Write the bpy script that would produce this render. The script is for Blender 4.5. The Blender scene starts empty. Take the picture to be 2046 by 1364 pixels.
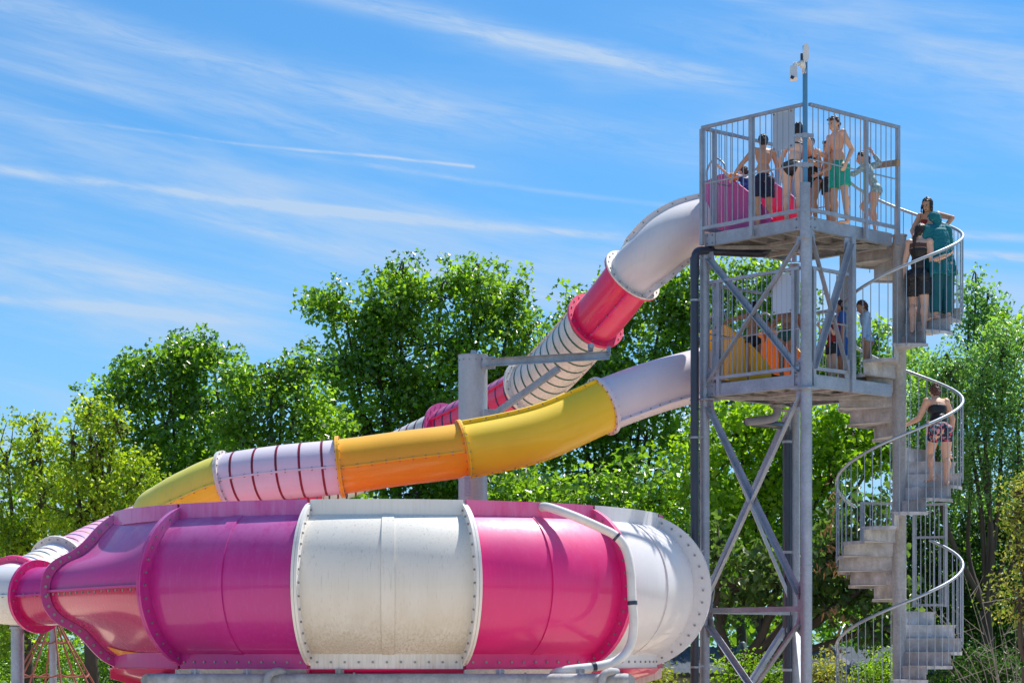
import bpy, math, random
import numpy as np
from mathutils import Vector, Matrix, Quaternion
random.seed(7); RNG = np.random.default_rng(11)
S = bpy.context.scene
COL = S.collection
pi = math.pi
# ------------------------------------------------------------------ camera, sky, sun, exposure
F = 4500.0            # focal length in photograph pixels
EYE = 1.6
HOR = 1310.0
cam_d = bpy.data.cameras.new('camera'); cam = bpy.data.objects.new('camera', cam_d); COL.objects.link(cam)
cam.location = (0, 0, EYE); cam.rotation_euler = (pi/2, 0, 0)
cam_d.sensor_width = 36; cam_d.lens = F/2046*36
cam_d.shift_y = (HOR-682)/2046; cam_d.clip_end = 3000; cam_d.clip_start = .5
S.camera = cam
SUN = Vector((.40, .42, 1)).normalized()
w = bpy.data.worlds.new('World'); S.world = w; w.use_nodes = True
S.view_settings.view_transform = 'Standard'; S.view_settings.look = 'None'
S.view_settings.exposure = 0.45; S.view_settings.gamma = 1; S.view_settings.use_curve_mapping = False
sun_d = bpy.data.lights.new('sun', 'SUN'); sun_d.energy = 4.6; sun_d.angle = math.radians(.5); sun_d.color = (1, .95, .86)
sun = bpy.data.objects.new('sun', sun_d); COL.objects.link(sun)
sun.rotation_euler = SUN.to_track_quat('Z', 'Y').to_euler(); sun.location = (0, 0, 60)
S.cycles.max_bounces = 6; S.cycles.transparent_max_bounces = 4

def build_world():
    nt = w.node_tree; nt.nodes.clear(); N = nt.nodes; L = nt.links
    out = N.new('ShaderNodeOutputWorld'); bg = N.new('ShaderNodeBackground')
    sky = N.new('ShaderNodeTexSky'); sky.sky_type = 'NISHITA'; sky.sun_disc = False
    sky.sun_elevation = math.asin(SUN.z); sky.sun_rotation = math.atan2(SUN.x, SUN.y)
    sky.air_density = 1.0; sky.dust_density = .15; sky.ozone_density = 1.6; sky.altitude = 200
    tc = N.new('ShaderNodeTexCoord'); sep = N.new('ShaderNodeSeparateXYZ'); L.new(tc.outputs['Generated'], sep.inputs[0])
    def m(op, a, b=None, c=None):
        n = N.new('ShaderNodeMath'); n.operation = op
        for i, v in enumerate((a, b, c)):
            if v is None: continue
            if isinstance(v, (int, float)): n.inputs[i].default_value = v
            else: L.new(v, n.inputs[i])
        return n.outputs[0]
    x, y, z = sep.outputs
    az = m('ARCTAN2', x, y)
    hl = m('SQRT', m('ADD', m('MULTIPLY', x, x), m('MULTIPLY', y, y)))
    el = m('DIVIDE', z, m('MAXIMUM', hl, .02))
    def noise(uo, vo, scale, det=5, rough=.55, dist=0):
        c = N.new('ShaderNodeCombineXYZ'); L.new(uo, c.inputs[0]); L.new(vo, c.inputs[1]); c.inputs[2].default_value = 3.3
        n = N.new('ShaderNodeTexNoise'); n.inputs['Scale'].default_value = scale; n.inputs['Detail'].default_value = det
        n.inputs['Roughness'].default_value = rough; n.inputs['Distortion'].default_value = dist
        L.new(c.outputs[0], n.inputs['Vector']); return n.outputs[0]
    def ss(v, a, b, o0=0., o1=1.):
        n = N.new('ShaderNodeMapRange'); n.interpolation_type = 'SMOOTHSTEP'; L.new(v, n.inputs[0])
        for i, q in zip((1, 2, 3, 4), (a, b, o0, o1)): n.inputs[i].default_value = q
        return n.outputs[0]
    # veils of cirrus drawn out along a shallow slope
    sl = m('ADD', el, m('MULTIPLY', az, .20))
    c1 = ss(noise(m('MULTIPLY', az, 3.2), m('MULTIPLY', sl, 26), 1.0, 7, .6, .35), .40, .72)
    big = ss(noise(m('MULTIPLY', az, 3.0), m('MULTIPLY', sl, 8), 1.3, 3, .5, .2), .30, .58)
    fine = noise(m('MULTIPLY', az, 22), m('MULTIPLY', sl, 150), 1.0, 8, .72, 1.2)
    veil = m('MULTIPLY', m('MULTIPLY', c1, big), m('ADD', .55, m('MULTIPLY', fine, .8)))
    wob = m('MULTIPLY', m('SUBTRACT', noise(m('MULTIPLY', az, 9), el, 1.0, 3), .5), .006)
    patch = noise(m('MULTIPLY', az, 11), m('MULTIPLY', sl, 60), 1.0, 4, .6, .4)
    def streak(x0, y0, x1, y1, wd, amp, edge=None):
        u0, v0, u1, v1 = (x0-1023)/F, (HOR-y0)/F, (x1-1023)/F, (HOR-y1)/F
        b = (v1-v0)/(u1-u0); a = v0-b*u0; wd = wd/F
        dd = m('DIVIDE', m('ADD', m('SUBTRACT', m('SUBTRACT', el, a), m('MULTIPLY', az, b)), wob), wd)
        g = m('POWER', 2.718, m('MULTIPLY', m('MULTIPLY', dd, dd), -1.0))
        g = m('MULTIPLY', m('MULTIPLY', g, amp*1.25), ss(m('ADD', m('MULTIPLY', fine, .55), m('MULTIPLY', patch, .45)), .28, .68))
        if edge:
            g = m('MULTIPLY', g, ss(az, (edge[0]-1023)/F, (edge[1]-1023)/F))
            if len(edge) > 2: g = m('MULTIPLY', g, ss(az, (edge[2]-1023)/F, (edge[3]-1023)/F, 1, 0))
        return g
    tot = m('ADD', m('MULTIPLY', veil, .66), .06)
    for a in [(0, 362, 540, 412, 9, .62, (-900, -300, 560, 1000)), (400, 402, 1260, 474, 9, .6, (350, 640, 1500, 3000)),
              (0, 30, 800, 215, 34, .42, (-1600, -400, 700, 1150)), (700, 0, 1540, 190, 24, .6, (300, 800, 1400, 1640)),
              (760, 180, 1500, 330, 45, .30, (500, 900, 1400, 1900)), (100, 150, 900, 320, 45, .30, (-100, 500, 700, 1200)), (1300, 60, 2046, 210, 60, .26, (1100, 1600)), (300, 470, 1300, 640, 40, .22, (200, 800, 900, 1600)),
              (0, 252, 950, 331, 3.0, .6, (-200, 700, 945, 952)), (500, 300, 1350, 415, 5, .28, (380, 700, 1300, 1500)),
              (0, 615, 420, 642, 10, .5, (-900, -400, 250, 640)), (0, 545, 500, 590, 26, .30, (-900, -400, 400, 800)),
              (1900, 488, 2046, 502, 8, .55, (1700, 1950)), (1880, 522, 2046, 540, 8, .5, (1780, 1960)),
              (200, 400, 900, 540, 22, .30, (0, 300, 800, 1300))]:
        tot = m('ADD', tot, streak(*a[:6], edge=a[6] if len(a) > 6 else None))
    tot = m('ADD', tot, m('MULTIPLY', ss(el, .24, .0), .42))
    tot = m('MINIMUM', tot, .85)
    tot = m('MULTIPLY', tot, ss(el, -.02, .03))
    # the photograph's blue: the clear sky graded towards a deep saturated blue
    hs = N.new('ShaderNodeMix'); hs.data_type = 'RGBA'; hs.blend_type = 'MULTIPLY'; hs.inputs[0].default_value = 1
    L.new(sky.outputs[0], hs.inputs[6]); hs.inputs[7].default_value = SKYTINT
    mx = N.new('ShaderNodeMix'); mx.data_type = 'RGBA'; L.new(tot, mx.inputs[0]); L.new(hs.outputs[2], mx.inputs[6])
    mx.inputs[7].default_value = CLOUDC
    L.new(mx.outputs[2], bg.inputs[0]); bg.inputs[1].default_value = .1
    L.new(bg.outputs[0], out.inputs[0])
SKYTINT = (.31, .76, 1.08, 1); CLOUDC = (3.9, 5.0, 6.5, 1)
build_world()

# ------------------------------------------------------------------ helpers
def P(x, y, d): return Vector(((x-1023)/F*d, d, EYE+(HOR-y)/F*d))
ORG = {}
def setp(o, label=None, cat=None, group=None, kind=None):
    if label: o['label'] = label
    if cat: o['category'] = cat
    if group: o['group'] = group
    if kind: o['kind'] = kind
    return o
def thing(name, base, label, cat, group=None):
    o = bpy.data.objects.new(name, None); COL.objects.link(o); o.location = base; o.empty_display_size = .2
    ORG[o.name] = Vector(base); return setp(o, label, cat, group)
def org(o): return ORG.get(o.name, Vector((0, 0, 0)))
def link(name, me, parent=None, kind=None, loc=None):
    o = bpy.data.objects.new(name, me); COL.objects.link(o)
    if parent is not None:
        o.parent = parent; ORG[o.name] = org(parent)
        if loc is not None: o.location = Vector(loc)
    elif loc is not None: o.location = Vector(loc)
    if kind: o['kind'] = kind
    return o
def frame(t, up=Vector((0, 0, 1))):
    t = Vector(t).normalized()
    if abs(t.dot(up)) > .995: up = Vector((0, 1, 0))
    s = t.cross(up).normalized(); u = s.cross(t).normalized()
    return t, s, u
class MB:
    def __init__(s): s.v = []; s.f = []; s.sm = []
    def add(s, vs, fs, smooth=False):
        n = len(s.v); s.v += [tuple(v) for v in vs]; s.f += [tuple(i+n for i in f) for f in fs]; s.sm += [smooth]*len(fs); return s
    def beam(s, a, b, w_, h_, up=Vector((0, 0, 1)), off=(0, 0)):
        a = Vector(a); b = Vector(b); t, sd, u = frame(b-a, Vector(up))
        o = sd*off[0]+u*off[1]
        c = [sd*i*w_/2+u*j*h_/2+o for i, j in ((-1, -1), (1, -1), (1, 1), (-1, 1))]
        vs = [a+q for q in c]+[b+q for q in c]
        return s.add(vs, [(0, 1, 2, 3), (7, 6, 5, 4), (0, 4, 5, 1), (1, 5, 6, 2), (2, 6, 7, 3), (3, 7, 4, 0)])
    def angle(s, a, b, w_, up, th=.008):        # L section
        s.beam(a, b, w_, th, up, (0, 0)); s.beam(a, b, th, w_, up, (w_/2, w_/2)); return s
    def channel(s, a, b, h_, fl, up=Vector((0, 0, 1)), side=1, th=.008):
        s.beam(a, b, th, h_, up); s.beam(a, b, fl, th, up, (side*fl/2, h_/2+th/2)); s.beam(a, b, fl, th, up, (side*fl/2, -h_/2-th/2)); return s
    def tube(s, pts, r, n=12, caps=True, smooth=True):
        pts = [Vector(p) for p in pts]; rs = r if isinstance(r, (list, tuple)) else [r]*len(pts)
        vs = []; fs = []; prev = None
        for i, p in enumerate(pts):
            t = (pts[min(i+1, len(pts)-1)]-pts[max(i-1, 0)]).normalized()
            if prev is None: _, sd, u = frame(t)
            else:
                u = (prev-t*prev.dot(t)).normalized(); sd = t.cross(u).normalized()
            prev = u
            for k in range(n):
                a = 2*pi*k/n; vs.append(p+(sd*math.cos(a)+u*math.sin(a))*rs[i])
        for i in range(len(pts)-1):
            for k in range(n):
                k2 = (k+1) % n; fs.append((i*n+k, i*n+k2, (i+1)*n+k2, (i+1)*n+k))
        s.add(vs, fs, smooth)
        if caps:
            s.add(vs[:n], [tuple(range(n))[::-1]]); s.add(vs[-n:], [tuple(range(n))])
        return s
    def plate(s, poly, nrm, th):
        nrm = Vector(nrm).normalized()*th/2; n = len(poly)
        vs = [Vector(p)-nrm for p in poly]+[Vector(p)+nrm for p in poly]
        fs = [tuple(range(n))[::-1], tuple(range(n, 2*n))]+[(i, (i+1) % n, n+(i+1) % n, n+i) for i in range(n)]
        return s.add(vs, fs)
    def bolt(s, p, nrm, r=.014, h=.016):
        t, sd, u = frame(nrm); p = Vector(p)
        vs = [p+(sd*math.cos(k*pi/3)+u*math.sin(k*pi/3))*r for k in range(6)]
        vs += [v+t*h for v in vs]
        return s.add(vs, [tuple(range(6, 12))]+[(k, (k+1) % 6, 6+(k+1) % 6, 6+k) for k in range(6)])
    def grid(s, rows, smooth=True, close=False):
        n = len(rows[0]); vs = [v for r in rows for v in r]; fs = []
        for i in range(len(rows)-1):
            for k in range(n if close else n-1):
                k2 = (k+1) % n; fs.append((i*n+k, i*n+k2, (i+1)*n+k2, (i+1)*n+k))
        return s.add(vs, fs, smooth)
    def mesh(s, name, mt, o=Vector((0, 0, 0))):
        me = bpy.data.meshes.new(name)
        me.from_pydata([(v[0]-o[0], v[1]-o[1], v[2]-o[2]) for v in s.v], [], s.f)
        me.polygons.foreach_set('use_smooth', s.sm); me.update()
        if mt: me.materials.append(mt)
        return me
    def build(s, name, mt, parent=None, kind=None, loc=None):
        o = org(parent) if parent is not None else (Vector(loc) if loc is not None else Vector((0, 0, 0)))
        return link(name, s.mesh(name, mt, o), parent, kind, loc if parent is None else None)

# ------------------------------------------------------------------ materials
def mat(name, col, rough=.5, metal=0., var=.12, scale=6., stretch=(1, 1, 1), dirt=None, coat=0., bump=0., spec=.5, trans=None, spangle=0.):
    m_ = bpy.data.materials.new(name); m_.use_nodes = True; nt = m_.node_tree; N = nt.nodes; L = nt.links
    b = N['Principled BSDF']; b.inputs['Roughness'].default_value = rough; b.inputs['Metallic'].default_value = metal
    b.inputs['Coat Weight'].default_value = coat; b.inputs['Coat Roughness'].default_value = .06; b.inputs['Specular IOR Level'].default_value = spec
    tc = N.new('ShaderNodeTexCoord'); mp = N.new('ShaderNodeMapping'); mp.inputs['Scale'].default_value = stretch
    L.new(tc.outputs['Object'], mp.inputs[0])
    n = N.new('ShaderNodeTexNoise'); n.inputs['Scale'].default_value = scale; n.inputs['Detail'].default_value = 5; L.new(mp.outputs[0], n.inputs[0])
    r = N.new('ShaderNodeValToRGB'); r.color_ramp.elements[0].position = .3; r.color_ramp.elements[1].position = .7
    r.color_ramp.elements[0].color = (*[max(0, c*(1-var)) for c in col[:3]], 1); r.color_ramp.elements[1].color = (*[min(1, c*(1+var)) for c in col[:3]], 1)
    L.new(n.outputs[0], r.inputs[0]); c = r.outputs[0]
    if spangle:
        v = N.new('ShaderNodeTexVoronoi'); v.inputs['Scale'].default_value = 34; L.new(tc.outputs['Object'], v.inputs[0])
        mr = N.new('ShaderNodeMapRange'); mr.inputs[3].default_value = 1-spangle; mr.inputs[4].default_value = 1+spangle
        sp = N.new('ShaderNodeSeparateColor'); L.new(v.outputs['Color'], sp.inputs[0]); L.new(sp.outputs[0], mr.inputs[0])
        mm = N.new('ShaderNodeMix'); mm.data_type = 'RGBA'; mm.blend_type = 'MULTIPLY'; mm.inputs[0].default_value = 1
        L.new(c, mm.inputs[6]); L.new(mr.outputs[0], mm.inputs[7]); c = mm.outputs[2]
    if dirt:    # (colour, stretch, scale, lo, hi, strength)
        dc, ds, dsc, lo, hi, amt = dirt
        mp2 = N.new('ShaderNodeMapping'); mp2.inputs['Scale'].default_value = ds; L.new(tc.outputs['Object'], mp2.inputs[0])
        n2 = N.new('ShaderNodeTexNoise'); n2.inputs['Scale'].default_value = dsc; n2.inputs['Detail'].default_value = 8; n2.inputs['Roughness'].default_value = .65
        L.new(mp2.outputs[0], n2.inputs[0])
        mr = N.new('ShaderNodeMapRange'); mr.inputs[1].default_value = lo; mr.inputs[2].default_value = hi; mr.inputs[4].default_value = amt
        L.new(n2.outputs[0], mr.inputs[0])
        mx = N.new('ShaderNodeMix'); mx.data_type = 'RGBA'; L.new(mr.outputs[0], mx.inputs[0]); L.new(c, mx.inputs[6]); mx.inputs[7].default_value = (*dc, 1)
        c = mx.outputs[2]
        mr2 = N.new('ShaderNodeMapRange'); mr2.inputs[3].default_value = rough; mr2.inputs[4].default_value = min(1, rough+.3); L.new(n2.outputs[0], mr2.inputs[0]); L.new(mr2.outputs[0], b.inputs['Roughness'])
    L.new(c, b.inputs['Base Color'])
    if bump:
        bp = N.new('ShaderNodeBump'); bp.inputs['Strength'].default_value = bump; bp.inputs['Distance'].default_value = .01
        n3 = N.new('ShaderNodeTexNoise'); n3.inputs['Scale'].default_value = scale*5; L.new(mp.outputs[0], n3.inputs[0])
        L.new(n3.outputs[0], bp.inputs['Height']); L.new(bp.outputs[0], b.inputs['Normal'])
    return m_
M = {}
M['galv'] = mat('galvanised_steel', (.37, .41, .48), .42, .6, .16, 4, (1, 1, .6), ((.28, .26, .28), (1, 1, .3), 4, .55, .85, .5), spangle=.07)
M['galv_dull'] = mat('weathered_steel', (.40, .40, .41), .6, .3, .24, 4, (1, 1, .5), ((.24, .21, .19), (2, 2, .5), 4, .5, .8, .6), spangle=.10)
M['rail'] = mat('rail_steel', (.38, .43, .49), .5, .7, .12, 6)
M['deck'] = mat('deck_steel', (.36, .34, .32), .7, .2, .25, 3, (1, 1, 1), ((.15, .12, .1), (1, 1, 1), 3, .5, .8, .6))
M['plate'] = mat('sign_plate_steel', (.46, .53, .62), .5, .3, .06, 2)
M['blackpipe'] = mat('dark_drain_pipe', (.028, .032, .060), .32, 0, .2, 3, coat=.3)
STREAK = ((1, 1, .10), 26)
def gel(name, col, dirtc, amt=.35, rough=.3, coat=.5):
    m_ = mat(name, col, rough+.16, 0, .07, 1.2, (1, 1, .5), (dirtc, *STREAK, .50, .78, amt), coat=coat, bump=.03)
    nt = m_.node_tree; b = nt.nodes['Principled BSDF']; b.inputs['Sheen Weight'].default_value = .10; b.inputs['Sheen Roughness'].default_value = .35
    tc = nt.nodes.new('ShaderNodeTexCoord'); n = nt.nodes.new('ShaderNodeTexNoise'); n.inputs['Scale'].default_value = 1.7; n.inputs['Detail'].default_value = 6
    r = nt.nodes.new('ShaderNodeMapRange'); r.inputs[1].default_value = .35; r.inputs[2].default_value = .65; r.inputs[3].default_value = .04; r.inputs[4].default_value = .22
    nt.links.new(tc.outputs['Object'], n.inputs[0]); nt.links.new(n.outputs[0], r.inputs[0]); nt.links.new(r.outputs[0], b.inputs['Coat Roughness'])
    return m_
M['magenta'] = gel('magenta_gelcoat', (.74, .004, .18), (.75, .08, .34), .25, .2, .6)
M['magenta_sky'] = gel('sky_tinted_magenta_gelcoat', (.50, .008, .225), (.52, .12, .42), .30, .22, .55)  # blue sky reflection mixed into this purpler magenta
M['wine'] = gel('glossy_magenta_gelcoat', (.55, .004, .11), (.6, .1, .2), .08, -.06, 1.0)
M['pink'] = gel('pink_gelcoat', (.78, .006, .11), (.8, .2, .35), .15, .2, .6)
M['pink_lit'] = gel('top_lit_pink_gelcoat', (.72, .33, .50), (.6, .5, .55), .3, .35, .3)  # light on the upper halves painted into this pale pink
M['pink_dull'] = gel('dull_pink_gelcoat', (.55, .05, .26), (.6, .25, .45), .3, .3, .4)  # duller, bluer pink
M['white'] = gel('white_gelcoat', (.78, .75, .71), (.52, .48, .42), .35, .28, .5)
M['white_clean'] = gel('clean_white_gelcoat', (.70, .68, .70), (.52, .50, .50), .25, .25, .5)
M['lilac'] = gel('pale_lilac_gelcoat', (.76, .68, .76), (.6, .55, .6), .2, .25, .5)
M['orange'] = gel('orange_gelcoat', (1.0, .36, .0), (1.0, .42, .0), .2, .2, .5)
M['amber'] = gel('amber_gelcoat', (.95, .46, .0), (.85, .42, .0), .25, .25, .5)
M['yellow'] = gel('yellow_gelcoat', (.95, .62, .015), (.85, .6, .04), .25, .3, .4)
M['lemon'] = gel('lemon_gelcoat', (.95, .74, .03), (.7, .6, .15), .3, .25, .5)
M['lemon_lit'] = gel('top_lit_lemon_gelcoat', (.78, .70, .08), (.5, .5, .2), .3, .35, .3)  # light on the upper half painted into this lemon
for k, c in dict(st_green=(.01, .10, .075), st_navy=(.02, .02, .09), st_maroon=(.22, .006, .03), st_dark=(.07, .02, .05), st_blue=(.05, .12, .30), st_tan=(.42, .33, .22)).items():
    M[k] = mat(k.replace('st_', '')+'_stripe', c, .35, 0, .1)
M['tread'] = mat('tread_steel', (.47, .47, .50), .5, .3, .30, 3.5, (1, 1, 1.2), ((.26, .24, .20), (1, 1, .35), 6, .45, .72, .7), spangle=.08)
M['bolt'] = mat('bolt_steel', (.30, .28, .28), .45, .6)
M['pipe_white'] = mat('white_hose', (.72, .70, .68), .45, 0, .08, 4, dirt=((.45, .4, .35), (1, 1, 1), 6, .5, .8, .4))
M['panelwhite'] = mat('stained_white_gelcoat', (.78, .74, .67), .38, 0, .05, 1.0, (1, 1, .4), ((.30, .25, .18), (1, 1, .05), 34, .57, .82, .55), coat=.25, bump=.03)
def stain_or_light(m_, col, z0, z1, amt, scale=(1, 1, .06), sc=30, lo=.42, hi=.72):
    nt = m_.node_tree; N = nt.nodes; L = nt.links; b = N['Principled BSDF']; src = b.inputs['Base Color'].links[0].from_socket
    tc = N.new('ShaderNodeTexCoord'); sp = N.new('ShaderNodeSeparateXYZ'); L.new(tc.outputs['Object'], sp.inputs[0])
    mr = N.new('ShaderNodeMapRange'); mr.interpolation_type = 'SMOOTHSTEP'; L.new(sp.outputs[2], mr.inputs[0]); mr.inputs[1].default_value = z1; mr.inputs[2].default_value = z0; mr.inputs[4].default_value = amt
    mp = N.new('ShaderNodeMapping'); mp.inputs['Scale'].default_value = scale; L.new(tc.outputs['Object'], mp.inputs[0])
    n = N.new('ShaderNodeTexNoise'); n.inputs['Scale'].default_value = sc; n.inputs['Detail'].default_value = 6; n.inputs['Roughness'].default_value = .7; L.new(mp.outputs[0], n.inputs[0])
    r = N.new('ShaderNodeMapRange'); r.inputs[1].default_value = lo; r.inputs[2].default_value = hi; L.new(n.outputs[0], r.inputs[0])
    mu = N.new('ShaderNodeMath'); mu.operation = 'MULTIPLY'; L.new(mr.outputs[0], mu.inputs[0]); L.new(r.outputs[0], mu.inputs[1])
    mx = N.new('ShaderNodeMix'); mx.data_type = 'RGBA'; L.new(mu.outputs[0], mx.inputs[0]); L.new(src, mx.inputs[6]); mx.inputs[7].default_value = (*col, 1); L.new(mx.outputs[2], b.inputs['Base Color'])
stain_or_light(M['panelwhite'], (.34, .24, .08), 1.5, 2.25, 1.0, (1, 1, .035), 34, .45, .68)
stain_or_light(M['panelwhite'], (.55, .48, .36), 1.5, 3.0, .6, (1, 1, .3), 3, .3, .6)
stain_or_light(M['panelwhite'], (.12, .11, .10), 3.3, 2.2, .65, (1, 1, .05), 40, .57, .72)
stain_or_light(M['magenta'], (.85, .36, .62), 3.5, 2.75, .42, (1, 1, .2), 5, .25, .55)  # sunlit upper band painted as a paler pink
stain_or_light(M['magenta_sky'], (.62, .34, .70), 3.5, 2.65, .42, (1, 1, .2), 5, .25, .55)  # lilac of the sunlit top painted into the left panels
stain_or_light(M['white'], (.40, .30, .16), 1.4, 2.0, .5)
def ground_mat():
    return mat('pale_paving', (.68, .55, .41), .8, 0, .10, .8, bump=.2)
def grass_mat(): return mat('lawn', (.07, .11, .03), .9, 0, .3, 2, bump=.5)

# ------------------------------------------------------------------ ground
MB().add([(-900, -200, -.004), (900, -200, -.004), (900, 1500, -.004), (-900, 1500, -.004)], [(0, 1, 2, 3)]).build('ground', grass_mat(), None, 'structure')
MB().add([(-22, 4, 0), (22, 4, 0), (22, 41, 0), (-22, 41, 0)], [(0, 1, 2, 3)]).build('pavement', ground_mat(), None, 'structure')

# ------------------------------------------------------------------ bowl slide
BC = Vector((-1.764, 32.0, 0))
def bp_(phi, r, z):
    a = math.radians(phi); return Vector((BC.x+r*math.sin(a), BC.y-r*math.cos(a), z))
PROF = []
for i in range(25):
    t = math.radians(68.7-137.4*i/24); PROF.append((3.57+.84*math.cos(t), 2.50+.95*math.sin(t)))
J0, DJ = -11.5, 28.95
bowl = thing('bowl_slide', (BC.x, BC.y, 0), 'big round magenta and white fibreglass bowl of the water slides at the bottom', 'water slide')
def bowl_panel(p0, p1, mt, flm, liponly=False):
    nseg = 14; rows = []
    for i in range(nseg+1):
        ph = p0+(p1-p0)*i/nseg
        rows.append([bp_(ph, r, z) for r, z in PROF])
    o = MB().grid(rows).build('shell_panel', mt, bowl)
    for nm, rr, z0, z1 in (('top_lip', 3.885, 3.36, 3.56), ('bottom_lip', 3.875, 1.44, 1.645)):
        rw = []
        for i in range(nseg+1):
            ph = p0+(p1-p0)*i/nseg
            rw.append([bp_(ph, rr-.02, z0), bp_(ph, rr+.022, z0), bp_(ph, rr+.022, z1), bp_(ph, rr-.02, z1)])
        mb = MB().grid(rw, False, True); mb.build(nm, flm, bowl)
    # raised joint band down the middle of the panel
    pm = (p0+p1)/2+.2; rw = []
    for q, e in ((-1.12, .001), (-1.08, .020), (1.08, .020), (1.12, .001)):
        rw.append([bp_(pm+q, r+e, z) for r, z in PROF])
    jb_ = MB()
    for a_, b_ in zip(rw, rw[1:]): jb_.grid([a_, b_], True)
    jb_.build('joint_band', mt, bowl)
    mb = MB()
    for i in range(11):
        ph = p0+(p1-p0)*(i+.5)/11
        mb.bolt(bp_(ph, 3.898, 1.525), bp_(ph, 1, 0)-bp_(ph, 0, 0), .016, .014)
    mb.build('lip_bolts', M['bolt'], bowl, 'stuff')
def joint_flange(phi, mt, hgt=.17, mt2=None, th=1.0):
    def ring(ph, h0):
        c = []
        for i in range(41):
            q = 1-i/20; t = math.radians(69.5*q); A_ = .84+h0; t2 = math.acos(.305/A_)*q
            inner = Vector((3.57+.82*math.cos(t), 2.50+.93*math.sin(t)))
            outer = Vector((3.57+A_*math.cos(t2), 2.50+1.07*math.sin(t2)))
            c.append((inner, outer))
        return c
    for k, (mm, dph) in enumerate(((mt, -.25), (mt2 or mt, .25))):
        c = ring(phi, hgt); rows = []
        for inn, out in c:
            a, b = phi+dph-.22, phi+dph+.22
            rows.append([bp_(a, inn.x, inn.y), bp_(a, out.x, out.y), bp_(b, out.x, out.y), bp_(b, inn.x, inn.y)])
        MB().grid(rows, False, True).build('joint_flange', mm, bowl)
    mb = MB()
    for sgn in (-1, 1):
        nr = (bp_(phi+sgn, 4, 0)-bp_(phi, 4, 0))
        for i in range(15):
            t = math.radians(66-132*i/14)
            mb.bolt(bp_(phi+sgn*.48, 3.57+(.84+hgt*.55)*math.cos(t), 2.5+1.01*math.sin(t)), nr, .016, .018)
    mb.build('flange_bolts', M['bolt'], bowl, 'stuff')
js = [J0+DJ*k for k in range(-1, 10)]
cols = {-1: ('magenta_sky', 'magenta_sky'), 0: ('panelwhite', 'white'), 1: ('magenta', 'magenta'), 2: ('white_clean', 'white_clean')}
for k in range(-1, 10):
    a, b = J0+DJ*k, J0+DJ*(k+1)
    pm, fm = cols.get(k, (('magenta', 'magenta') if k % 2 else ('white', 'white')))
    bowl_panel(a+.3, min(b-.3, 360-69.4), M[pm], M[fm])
for k, (mm, m2, h) in {-1: ('magenta_sky', None, .17), 0: ('white', None, .15), 1: ('white', None, .15), 2: ('magenta', None, .17), 3: ('white_clean', 'lilac', .23)}.items():
    joint_flange(J0+DJ*k, M[mm], h, M[m2] if m2 else None)
for k in range(4, 10): joint_flange(J0+DJ*k, M['magenta' if k % 2 else 'white'])
# entry section : ruled loft from the first joint to the waved flange
PH2 = -69.4
pn = Vector((math.cos(math.radians(PH2)), math.sin(math.radians(PH2)), 0))
def onplane(x, y, off=0.):
    d = Vector(((x-1023)/F, 1, (HOR-y)/F)); o = Vector((0, 0, EYE))
    t = (Vector(BC)+pn*off-o).dot(pn)/d.dot(pn); return o+d*t
WAVE = [(250, 1034), (228, 1043), (207, 1064), (186, 1091), (160, 1112), (133, 1122), (115, 1134), (104, 1148), (99, 1165), (98, 1187), (103, 1207),
        (116, 1226), (135, 1238), (156, 1248), (176, 1262), (194, 1284), (214, 1304), (236, 1316), (258, 1322)]
WOUT = [(240, 1022), (214, 1034), (190, 1054), (166, 1083), (142, 1102), (119, 1111), (100, 1123), (87, 1141), (81, 1163), (80, 1187), (85, 1211),
        (100, 1235), (119, 1249), (142, 1258), (161, 1273), (180, 1296), (202, 1318), (223, 1330), (246, 1338)]
def resamp(pts, n):
    pts = [Vector(p) for p in pts]; ln = [0]
    for a, b in zip(pts, pts[1:]): ln.append(ln[-1]+(b-a).length)
    out = []
    for i in range(n):
        q = ln[-1]*i/(n-1); k = 0
        while k < len(ln)-2 and ln[k+1] < q: k += 1
        out.append(pts[k].lerp(pts[k+1], (q-ln[k])/max(1e-9, ln[k+1]-ln[k])))
    return out
def smoothpts(p, it=2):
    for _ in range(it): p = [p[0]]+[(p[i-1]+p[i]*2+p[i+1])/4 for i in range(1, len(p)-1)]+[p[-1]]
    return p
jp = [bp_(J0-DJ-.3, r, z) for r, z in PROF]
wv = smoothpts(resamp([onplane(*q) for q in WAVE], 49)); wo = smoothpts(resamp([onplane(*q) for q in WOUT], 49))
jt, jb = resamp(jp[:13], 25), resamp(jp[12:], 25)
iw = min(range(49), key=lambda i: (abs(wv[i].z-onplane(98, 1184).z)))
wt, wb = resamp(wv[:iw+1], 25), resamp(wv[iw:], 25)
for a, b, mm, nm in ((jt, wt, 'magenta_sky', 'entry_upper_shell'), (jb, wb, 'wine', 'entry_lower_shell')):  # purple above, red below: sky and ground light put into the colours
    rows = [[b[k].lerp(a[k], s) + Vector((-.0, -.16, 0))*math.sin(pi*s)*.55 for k in range(25)] for s in [i/16 for i in range(17)]]
    MB().grid(rows).build(nm, M[mm], bowl)
rows = [wb[k].lerp(jb[k], s) for s in (0, 1) for k in (0,)]
sb = MB(); 
seam = [wb[0].lerp(jb[0], s)+Vector((0, -.16*.55, 0))*math.sin(pi*s)+Vector((-.01, -.03, 0)) for s in [i/12 for i in range(13)]]
for a, b in zip(seam, seam[1:]): sb.beam(a, b, .05, .03)
sb.build('seam_flange', M['magenta_sky'], bowl)
mb = MB()
for i in range(16):
    q = resamp(seam, 16)[i]; mb.bolt(q+Vector((0, -.02, -.03)), (0, 0, -1), .014, .03)
mb.build('seam_bolts', M['bolt'], bowl, 'stuff')
rows = [[wv[k]-pn*.03, wo[k]-pn*.03, wo[k]+pn*.03, wv[k]+pn*.03] for k in range(49)]
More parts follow.
